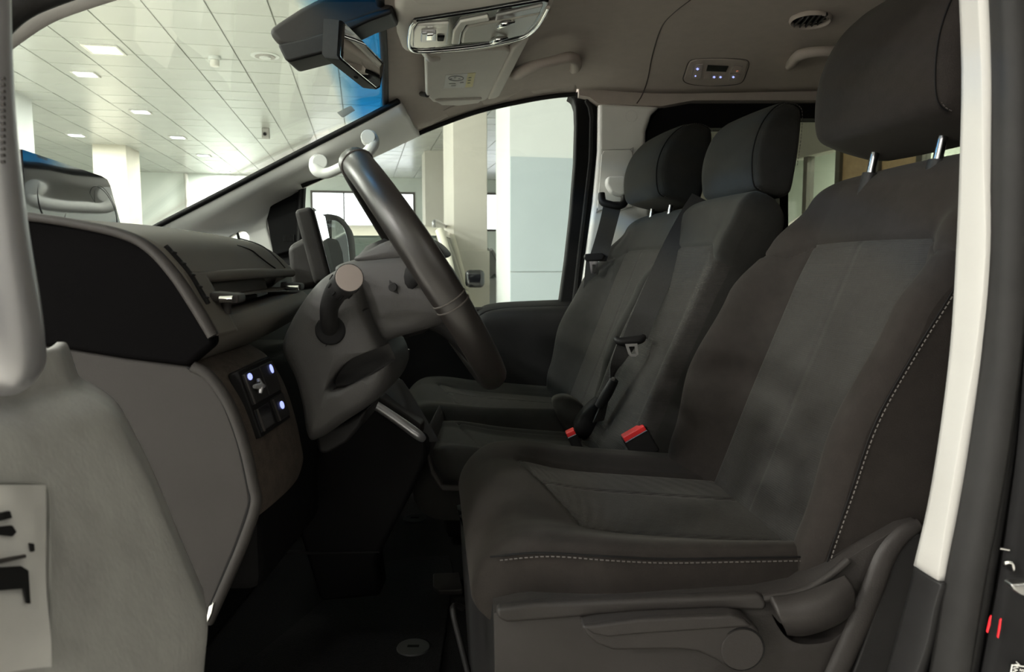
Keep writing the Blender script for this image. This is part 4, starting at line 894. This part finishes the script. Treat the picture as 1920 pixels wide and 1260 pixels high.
def backrest(parent, B, lean, Yc, hw, length, mF, mI, amp=.078, drop=.09, top_taper=.8, insert=.135, yoke=.405, flat=False, yaw=10):
    rz = Rz(yaw, (B.x + .08, Yc, 0))
    u = V((math.sin(lean), 0, math.cos(lean))); n = V((-math.cos(lean), 0, math.sin(lean)))
    NF, NSD, NB = 96, 10, 14; NV = 150; verts = []; info = []
    def Wd(v):
        f = v / length; return hw * slerp([(-.2, .9), (.05, .97), (.3, 1.0), (.62, .985), (.8, .88), (.93, top_taper), (1.0, top_taper * .93)], f)
    def Am(v): return amp * slerp([(-.2, .35), (.08, .8), (.3, 1.0), (.55, .82), (.74, .45), (.88, .12), (1, 0)], v / length)
    def point(v, y, d): return rz(B + V((0, Yc - B.y + y, 0)) + u * v + n * d)
    def front(y, v, w):
        yn = abs(y) / w; d = Am(v) * sstep(.60, .90, yn) + .010 * math.cos(min(abs(y) / .2, 1) * math.pi / 2)
        r0 = .93
        if yn > r0: d -= (.022 if not flat else .03) * (1 - math.sqrt(max(0, 1 - ((yn - r0) / (1 - r0)) ** 2)))
        iy = (2 * 76 / 95 - 1) * w
        vy = yoke - .03 * sstep(iy - .005, iy + .05, abs(y))
        if v < vy - .001 and not flat: d += groove(y, .0032, .0028) + groove(abs(y) - iy)
        d += groove(v - vy, .0045, .005)
        return d
    for i in range(NV + 1):
        v = -drop + (length + drop) * i / NV
        w = Wd(v); e = 1.0; cap = .055
        if v > length - cap: e = math.sqrt(max(.0004, 1 - ((v - (length - cap)) / cap) ** 2))
        if v < -drop + .03: e = min(e, math.sqrt(max(.0004, 1 - ((-drop + .03 - v) / .03) ** 2)))
        T = slerp([(-drop, .12), (length * .5, .105), (length, .085)], v); we_ = w * (1 - .22 * (1 - e))
        base = -.045; ring = []
        for k in range(NF):
            y = -w + 2 * w * k / (NF - 1); d = front(y, v, w); ring.append((y * we_ / w, base + (d - base) * e, y))
        dl = front(w, v, w)
        for k in range(1, NSD): f = k / NSD; ring.append((we_ * (1 + .012 * math.sin(math.pi * f)), base + ((dl + (-T - dl) * f) - base) * e, None))
        for k in range(NB):
            y = w - 2 * w * k / (NB - 1); ring.append((y * we_ / w * .985, base + (-T - .012 * math.cos(y / w * math.pi / 2) - base) * e, None))
        for k in range(1, NSD): f = 1 - k / NSD; ring.append((-we_ * (1 + .012 * math.sin(math.pi * f)), base + ((dl + (-T - dl) * f) - base) * e, None))
        for (y, d, yy_) in ring: verts.append(point(v, y, d)); info.append((v, yy_))
    n_ = len(ring); quads = [(i * n_ + j, i * n_ + (j + 1) % n_, (i + 1) * n_ + (j + 1) % n_, (i + 1) * n_ + j) for i in range(NV) for j in range(n_)]
    quads.append(tuple(range(n_)))
    def key(q):
        if len(q) > 4: return 'body'
        a = info[q[0]]; b = info[q[2]]
        if a[1] is None or b[1] is None: return 'body'
        v = (a[0] + b[0]) / 2; y = (a[1] + b[1]) / 2
        iy = (2 * 76 / 95 - 1) * Wd(v); vy = yoke - .03 * sstep(iy - .005, iy + .05, abs(y))
        if v > vy: return 'yoke'
        if flat: return 'insR'
        if abs(y) < iy + .0008: return 'insL' if y > 0 else 'insR'
        return 'bolF' if y > 0 else 'bolN'
    regions(verts, quads, key, {'body': ('backrest_shell', mF), 'yoke': ('shoulder_panel', mF), 'insL': ('insert_panel', mI), 'insR': ('insert_panel', mI), 'bolF': ('bolster', mF), 'bolN': ('bolster', mF)}, parent, None)
    # a function that gives points on the near flank for stitching
    def flank(v, f, side=-1):
        w = Wd(v); dl = front(w, v, w); T = slerp([(-drop, .12), (length * .5, .105), (length, .085)], v)
        return point(v, side * w * (1.006 + .012 * math.sin(math.pi * f)), dl + (-T - dl) * f)
    return point, flank

def cushion(parent, Yc, hw, xf, xr, ztop, mF, mI, thick=.085, bol=.018, insert=.14, front_seam=.115, slope=.046, nose=.06, flat=False, yaw=6):
    rz = Rz(yaw, ((xf + xr) / 2, Yc, 0))
    NX = 120; NT, NSD, NB = 90, 10, 8; L = xr - xf; verts = []; info = []
    def Wd(s): return hw * (1 - .10 * (1 - sstep(0, .16, s)) - .14 * (1 - math.sqrt(max(0, 1 - (1 - min(s / .07, 1)) ** 2))))
    def top(y, s, w):
        yn = abs(y) / w; z = bol * sstep(.5, .78, yn) * sstep(-.02, .16, s) - slope * (1 - (.75 * sstep(.7, 1, yn) if y < 0 else 0)) * s / L + .012 * math.exp(-((s - .07) / .07) ** 2) + .006 * math.cos(min(abs(y) / .16, 1) * math.pi / 2)
        r0 = .87
        if yn > r0: z -= .014 * (1 - math.sqrt(max(0, 1 - ((yn - r0) / (1 - r0)) ** 2)))
        if s > front_seam - .025 * (min(max(y, -insert), insert) / insert): z += groove(abs(y) - insert) + (0 if flat else groove(y - .02, .0035, .003))
        if abs(y) < insert: z += groove(s - front_seam + .025 * (y / insert))
        return z
    for i in range(NX + 1):
        f = i / NX; s = L * (f ** 1.5 if f < .5 else f ** 1.5); w = Wd(s); e = 1
        if s < nose: e = math.sqrt(max(.0009, 1 - (1 - s / nose) ** 2))
        mid = -thick * .62; ring = []
        for k in range(NT):
            y = -w + 2 * w * k / (NT - 1); z = top(y, s, w); ring.append((y, mid + (z - mid) * e, True))
        ze = top(w, s, w); zn = top(-w, s, w)
        for k in range(1, NSD): g_ = k / NSD; ring.append((w * (1 + .02 * math.sin(math.pi * g_)), mid + (ze + (-thick - ze) * g_ - mid) * e, None))
        for k in range(NB): ring.append((w - 2 * w * k / (NB - 1), mid + (-thick - mid) * e, None))
        for k in range(1, NSD): g_ = 1 - k / NSD; ring.append((-w * (1 + .02 * math.sin(math.pi * g_)), mid + (zn + (-thick - zn) * g_ - mid) * e, None))
        for y, z, t in ring: verts.append(rz(V((xf + s, Yc + y, ztop + z)))); info.append((s, y if t else None))
    n_ = len(ring); quads = [(i * n_ + j, i * n_ + (j + 1) % n_, (i + 1) * n_ + (j + 1) % n_, (i + 1) * n_ + j) for i in range(NX) for j in range(n_)]
    quads.append(tuple(range(n_))); quads.append(tuple(NX * n_ + j for j in range(n_)))
    def key(q):
        if len(q) > 4: return 'body'
        a = info[q[0]]; b = info[q[2]]
        if a[1] is None or b[1] is None: return 'body'
        s = (a[0] + b[0]) / 2; y = (a[1] + b[1]) / 2
        if abs(y) < insert and s > front_seam - .025 * (y / insert): return 'insert'
        return 'body'
    regions(verts, quads, key, {'body': ('seat_cushion', mF), 'insert': ('cushion_insert', mI)}, parent, None)
    def edge(s, drop_=.0, side=-1):
        w = Wd(s); return rz(V((xf + s, Yc + side * w * 1.012, ztop + top(side * w, s, w) - drop_)))
    return edge

def headrest(parent, C, lean, w, h, dpt, m, posts=True, seam=True, yaw=10):
    rz = Rz(yaw, C)
    """side outline swept across the car with rounded ends; C is the middle of its foot"""
    u = V((math.sin(lean), 0, math.cos(lean))); n = V((-math.cos(lean), 0, math.sin(lean)))
    out = [(.30, .02), (.47, .06), (.56, .20), (.60, .40), (.55, .60), (.42, .78), (.20, .93), (-.06, 1.0), (-.30, .985), (-.41, .90), (-.44, .60), (-.42, .25), (-.38, .05), (-.28, .0), (0, 0)]
    o2 = [V((p.x, p.y, 0)) for p in sm([V((a, b, 0)) for a, b in out], 4, True)]; cx, cy = .06, .46
    rings = []; H = w / 2
    for y, s_ in ((-1, .70), (-.992, .80), (-.97, .87), (-.93, .93), (-.86, .972), (-.7, 1.0), (-.35, 1.01), (0, 1.015), (.35, 1.01), (.7, 1.0), (.86, .972), (.93, .93), (.97, .87), (.992, .80), (1, .70)):
        rings.append([rz(C + V((0, y * H, 0)) + u * ((cy + (q.y - cy) * s_) * h) + n * ((cx + (q.x - cx) * s_ - .10 * (abs(y) ** 3) * max(q.x, 0)) * dpt)) for q in o2])
    hr = loft('headrest', rings, m, parent, sharp=80)
    if seam:
        pts = []
        for q in o2[1:-16]:
            s_ = .95; y = -.90; pts.append(rz(C + V((0, y * H - .001, 0)) + u * ((cy + (q.y - cy) * .957) * h) + n * ((cx + (q.x - cx) * .957 - .10 * .73 * max(q.x, 0)) * dpt + .0005)))
        tube('seam_line', pts, .0011, M_black, hr, 6, k=1)
        stitches(hr, [p + V((.004, -.0008, 0)) for p in pts], .005, .0005)
    if posts:
        for s_ in (-1, 1):
            p = rz(C + V((0, s_ * w * .24, 0))); tube('headrest_post', [p - u * .07, p + u * .02], .006, mat('dark_steel_post', (.22, .22, .22), .25, metal=1, var=.05), parent, 12, k=1); tube('post_sleeve', [p - u * .075, p - u * .03], [.013, .011], M_plast_d, parent, 12, k=1)
    return hr
def stitches(parent, path, step=.008, r=.0009, lab=None):
    """a run of thread stitches joined into one part"""
    c = sm(path, max(4, int(1600 / max(1, len(path) - 1) * sum((q - p).length for p, q in zip(path, path[1:])) / .8))); bmv = []; bmf = []; acc = 0; last = c[0]; start = c[0]; on = True
    for p, q in zip(c, c[1:]):
        acc += (q - p).length
        if acc >= step * (.62 if on else .38):
            if on:
                t = (q - start).normalized(); a = t.orthogonal().normalized() * r; b = t.cross(a).normalized() * r; k = len(bmv)
                for o in (start, q): bmv += [o + a + b, o - a + b, o - a - b, o + a - b]
                bmf += [(k, k + 1, k + 2, k + 3), (k + 7, k + 6, k + 5, k + 4)] + [(k + i, k + (i + 1) % 4, k + 4 + (i + 1) % 4, k + 4 + i) for i in range(4)]
            acc = 0; start = q; on = not on
    if bmf:
        o = mk('stitching', bmv, bmf, M_stitch, parent, smooth=False); o['kind'] = 'stuff'; return o

LEAN = math.radians(21.5)
# driver seat
dv = thing('driver_seat', 'large dark fabric driver seat nearest the camera', 'seat', V((.15, 1.02, Z_(-.64))))
B = P(1437, 962, 1.02) + V((-.022, 0, 0))
pt, fk = backrest(dv, B, LEAN, 1.02, .258, .535, M_seat, M_ins, yaw=5)
stitches(dv, [fk(v, .035) + V((-.001, -.0012, 0)) for v in (-.04, .02, .1, .18, .26, .34, .40)], .0052, .00055)
tube('side_seam', [fk(v, .01) + V((0, -.0004, 0)) for v in (-.06, .02, .1, .18, .26, .34, .42)], .0008, M_black, dv, 6)
tube('rear_seam', [fk(v, g_) + V((0, -.0006, 0)) for v, g_ in ((-.02, .80), (.05, .82), (.13, .84), (.22, .9), (.3, .97))], .0016, M_black, dv, 6)
eg = cushion(dv, 1.02, .258, -.068, .40, Z_(-.306), M_seat, M_ins)
stitches(dv, [eg(s, .004) + V((0, -.0012, 0)) for s in (.03, .08, .14, .2, .28, .36, .43)], .0052, .00055)
tube('cushion_seam', [eg(s, .0) + V((0, -.0002, 0)) for s in (.02, .07, .14, .2, .28, .36, .45)], .0012, M_black, dv, 6)
HC = P(1700, 272, 1.02); headrest(dv, HC + V((.0, 0, 0)), math.radians(10), .285, .225, .14, M_seat, yaw=8)
# side shield with levers
YS = .738; LA = V((-math.sin(math.radians(3)), math.cos(math.radians(3)), 0)); SP = V((.0, YS - .012, 0))
def PS(px, py, Y): return ray_plane(px, py, SP + LA * (Y - YS), LA)
def ps(name, pxs, Y0, Y1, m, parent=None, bevel=0, holes=(), seg=3):
    return prism(name, [PS(x, y, Y0) for x, y in pxs], LA * (Y1 - Y0), m, parent, bevel, seg, None, [sm([PS(x, y, Y0) for x, y in h], 5, True) for h in holes])
hr_ = [(1448, 1152), (1470, 1172), (1520, 1166), (1570, 1146), (1600, 1116), (1600, 1150), (1580, 1185), (1550, 1204), (1500, 1207), (1470, 1190)]
ps('side_shield', [(926, 1150), (1000, 1134), (1200, 1126), (1430, 1116), (1500, 1104), (1548, 1076), (1610, 1034), (1690, 986), (1722, 978), (1746, 1000), (1756, 1040), (1742, 1120), (1720, 1180), (1690, 1330), (930, 1330)], YS, YS + .035, M_plast, dv, .006, holes=[hr_])
ps('shield_lip', [(930, 1142), (1000, 1133), (1200, 1125), (1428, 1116), (1440, 1130), (1436, 1146), (1410, 1146), (1340, 1143), (1200, 1149), (1050, 1162), (950, 1170), (932, 1160)], YS - .01, YS + .005, M_plast, dv, .005)
ps('pocket_back', [(1440, 1140), (1610, 1100), (1610, 1210), (1440, 1215)], YS + .036, YS + .04, M_black, dv)
lv = ps('height_lever', [(1090, 1175), (1115, 1168), (1200, 1160), (1370, 1153), (1400, 1160), (1424, 1182), (1432, 1215), (1424, 1245), (1400, 1262), (1370, 1260), (1345, 1240), (1310, 1224), (1270, 1219), (1150, 1221), (1118, 1208), (1100, 1192)], YS - .026, YS - .002, M_plast, dv, .004)
ps('grip_face', [(1094, 1176), (1200, 1162), (1370, 1155), (1396, 1162), (1412, 1176), (1380, 1178), (1200, 1190), (1140, 1196), (1112, 1190)], YS - .030, YS - .02, M_plast, lv, .003)
hubc = PS(1391, 1217, YS - .026); disc('hub', hubc + V((0, .002, 0)), -LA, .0215, .004, M_plast, lv, .0015)
tube('hub_gap', [hubc + V((.0222 * math.cos(a), -.0002, .0222 * math.sin(a))) for a in [i * math.pi / 16 for i in range(32)]], .0007, M_black, lv, 6, True, 1)
rows = [[PS(1443, 1128, YS - .012), PS(1480, 1126, YS - .012), PS(1520, 1117, YS - .013), PS(1556, 1102, YS - .014), PS(1584, 1086, YS - .012)],
        [PS(1455, 1148, YS - .022), PS(1488, 1146, YS - .024), PS(1528, 1136, YS - .026), PS(1564, 1120, YS - .024), PS(1592, 1102, YS - .018)],
        [PS(1472, 1170, YS - .016), PS(1500, 1171, YS - .018), PS(1535, 1162, YS - .020), PS(1568, 1148, YS - .018), PS(1590, 1128, YS - .012)],
        [PS(1476, 1176, YS + .01), PS(1502, 1178, YS + .01), PS(1537, 1169, YS + .01), PS(1570, 1154, YS + .01), PS(1590, 1134, YS + .01)]]
sheet('recline_lever', rows, -.008, M_plast, dv)
tube('shield_ridge', [PS(1724, 983, YS - .002), PS(1695, 1000, YS - .004), PS(1662, 1040, YS - .005), PS(1638, 1100, YS - .005), PS(1605, 1180, YS - .005), PS(1560, 1280, YS - .005)], [.006, .009, .011, .012, .012, .012], M_plast, dv, 12, flat=.5, up=(1, 0, 0))
ps('rear_cover', [(1700, 1010), (1722, 998), (1742, 1010), (1752, 1040), (1738, 1120), (1690, 1330), (1575, 1330), (1640, 1150), (1668, 1060)], YS - .006, YS + .002, M_plast_d, dv, .003)
tube('shield_edge', [PS(1430, 1122, YS - .004), PS(1500, 1110, YS - .006), PS(1552, 1082, YS - .006), PS(1590, 1050, YS - .004)], .0042, M_plast, dv, 8)
box('seat_base', (.2, 1.03, Z_(-.535)), (.44, .46, .25), M_black, dv, .03)
rows = [[P(862, 960, 1.2), P(866, 1010, 1.0), P(878, 1050, .88), P(905, 1098, .80), P(945, 1140, .755)], [P(866, 985, 1.2), P(866, 1040, 1.0), P(878, 1090, .88), P(905, 1130, .80), P(940, 1165, .75)],
        [P(880, 1200, 1.2), P(880, 1250, 1.0), P(890, 1290, .88), P(910, 1320, .80), P(940, 1330, .75)]]
sheet('front_shield', rows, .012, M_plast_d, dv, 4, 4)
tube('slide_bar', [P(868, 1140, .97), P(852, 1136, .96), P(850, 1150, .95), P(862, 1200, .94), P(878, 1262, .93)], .0042, M_plast_d, dv, 8)
pp('seat_buckle_stub', [(1280, 860), (1293, 868), (1308, 890), (1300, 892)], 1.30, 1.31, M_steel, dv, .001)

# front passenger seat
ps_ = thing('passenger_seat', 'dark fabric passenger seat beside the far door', 'seat', V((-.04, 1.885, Z_(-.64))))
Bp = B + V((-.15, .84, .005)); pt2, fk2 = backrest(ps_, Bp, LEAN, 1.86, .25, .525, M_seat_far, M_ins)
cushion(ps_, 1.86, .25, -.275, .2, Z_(-.322), M_seat_far, M_ins)
headrest(ps_, P(1240, 388, 1.885), math.radians(8), .26, .19, .13, M_seat_far)
tube('recliner_tube', [P(1022, 758, 2.12), P(1046, 718, 2.13)], .008, M_plast, ps_, 10, k=1)
pillow('recliner_cover', [(1036, 758), (1050, 744), (1075, 748), (1098, 770), (1092, 800), (1062, 806)], 1.62, [(1.6, .8), (1.605, 1), (1.66, 1), (1.665, .8)], M_seat_far, ps_)
# middle seat
mid = thing('middle_seat', 'narrow dark middle seat between driver and passenger seats', 'seat', V((.02, 1.46, Z_(-.64))))
Bm = V((.205, 1.46, P(1200, 800, 1.46).z)); ptm, fkm = backrest(mid, Bm, math.radians(23.5), 1.45, .152, .51, M_seat_far, M_ins, amp=.018, insert=.13, yoke=.385, flat=True, top_taper=.86)
cushion(mid, 1.475, .14, -.195, .26, Z_(-.345), M_seat_far, M_seat_far, bol=.012, insert=.1, flat=True, thick=.12)
headrest(mid, P(1396, 376, 1.5), math.radians(5), .24, .172, .092, M_seat_far)
pp('front_trim', [(790, 820), (802, 835), (812, 880), (830, 908), (900, 914), (900, 925), (828, 922), (806, 890)], 1.3, 1.62, M_plast, mid, .004)
box('seat_base', (.12, 1.47, Z_(-.545)), (.36, .28, .2), M_black, mid, .03); box('seat_base', (.02, 1.87, Z_(-.53)), (.36, .40, .22), M_black, ps_, .03)

# middle belt, its tongue and the buckles
mb = thing('seat_belt', 'black belt hanging across the middle seat with a metal tongue', 'seat belt', P(1180, 690, 1.5))
webbing('webbing', [P(1315, 372, 1.62), P(1293, 410, 1.585), P(1262, 470, 1.52), P(1230, 540, 1.475), P(1204, 600, 1.45), P(1190, 636, 1.44)], [(.02, 0, -.01), (.023, 0, -.008), (.025, 0, -.004), (.025, 0, 0), (.025, 0, 0), (.025, 0, 0)], M_belt, mb)
tube('tongue_body', [P(1154, 634, 1.425), P(1162, 640, 1.42), P(1184, 639, 1.42), P(1202, 636, 1.42), P(1207, 630, 1.425)], [.005, .008, .009, .008, .005], M_plast_d, mb, 10)
pp('tongue_plate', [(1172, 645), (1195, 644), (1197, 664), (1192, 669), (1183, 669), (1178, 664)], 1.412, 1.415, M_steel, mb, holes=[[(1179, 650), (1190, 649.5), (1192, 663), (1184, 664)]])
webbing('lap_webbing', [P(1176, 645, 1.43), P(1158, 680, 1.44), P(1148, 710, 1.45), P(1136, 745, 1.46), P(1122, 790, 1.47)], [(.02, 0, .0), (.014, 0, .004), (.006, .006, .01), (.008, .006, .006), (.012, .01, .0)], M_belt, mb)
tube('belt_stalk', [P(1152, 712, 1.44), P(1138, 738, 1.45), P(1124, 762, 1.46)], [.009, .011, .01], M_plast_d, mb, 10); disc('rivet', P(1149, 710, 1.432), (0, -1, 0), .004, .004, M_chrome, mb)
def buckle(label, top, low, Y, w_, m_, small=False):
    a = P(*top, Y); b = P(*low, Y); t = (a - b).normalized(); s_ = V((t.z, 0, -t.x)); o = thing('belt_buckle', label, 'buckle', b)
    q = [b - s_ * w_, b + s_ * w_, a + s_ * w_, a - s_ * w_]; prism('housing', q, V((0, .03, 0)), M_plast_d, o, .004)
    q2 = [a - s_ * w_ * .9 - t * .006, a + s_ * w_ * .9 - t * .006, a + s_ * w_ * .9 + t * .004, a - s_ * w_ * .9 + t * .004]; prism('button', [p + V((0, -.003, 0)) for p in q2], V((0, .026, 0)), m_, o, .002)
    tube('rim_line', [q2[0] + V((0, -.004, 0)), q2[1] + V((0, -.004, 0))], .001, M_silver, o, 6, k=1)
    return o
buckle('black belt buckle with a wide red button beside the driver seat', (1189, 812), (1216, 858), 1.29, .024, M_red)
buckle('half hidden belt buckle with a small red tip between seats', (1070, 812), (1088, 850), 1.44, .010, M_red)
bb = thing('belt_pretensioner', 'black belt pretensioner tucked behind the passenger cushion', 'belt anchor', P(1100, 780, 1.55))
pillow('cover', [(1075, 802), (1092, 772), (1118, 748), (1126, 752), (1122, 790), (1108, 815), (1085, 818)], 1.55, [(1.53, .8), (1.535, 1), (1.58, 1), (1.585, .8)], M_black, bb)

# small things on the floor
def anchor(label, x, y, Y, r):
    c = PZ(x, y, Z_(-.645)); o = thing('mat_anchor', label, 'mat anchor', c); disc('disc', c, (0, 0, 1), r, .006, mat('grey_anchor_plastic', (.045, .045, .045), .5, var=.05), o, .002); box('slot', c + V((0, 0, .006)), (r * .7, r * .22, .002), M_black, o, 0); return o
anchor('round floor mat anchor beside the seat slide bar', 775, 1218, 1.2, .028); anchor('round floor mat anchor under the centre console', 778, 975, 1.8, .03)
fp = prism('floor_plate', [PZ(x, y, Z_(-.645)) for x, y in ((812, 1085), (862, 1083), (868, 1116), (822, 1118), (812, 1108))], V((0, 0, .012)), M_plast, None, .003); tag(fp, 'small grey rectangular plate on the black carpet', 'plate')
mt = prism('floor_mat', [PZ(x, y, Z_(-.648)) for x, y in ((400, 1300), (560, 1170), (690, 1062), (790, 1048), (842, 1046), (850, 1075), (836, 1180), (820, 1300))], V((0, 0, .006)), mat('floor_mat_rubber', (.012, .012, .012), .85, spec=.2, bump=.6, bscale=400, var=.3, vscale=200), None, .002); tag(mt, 'black ribbed floor mat in front of the driver seat', 'mat')
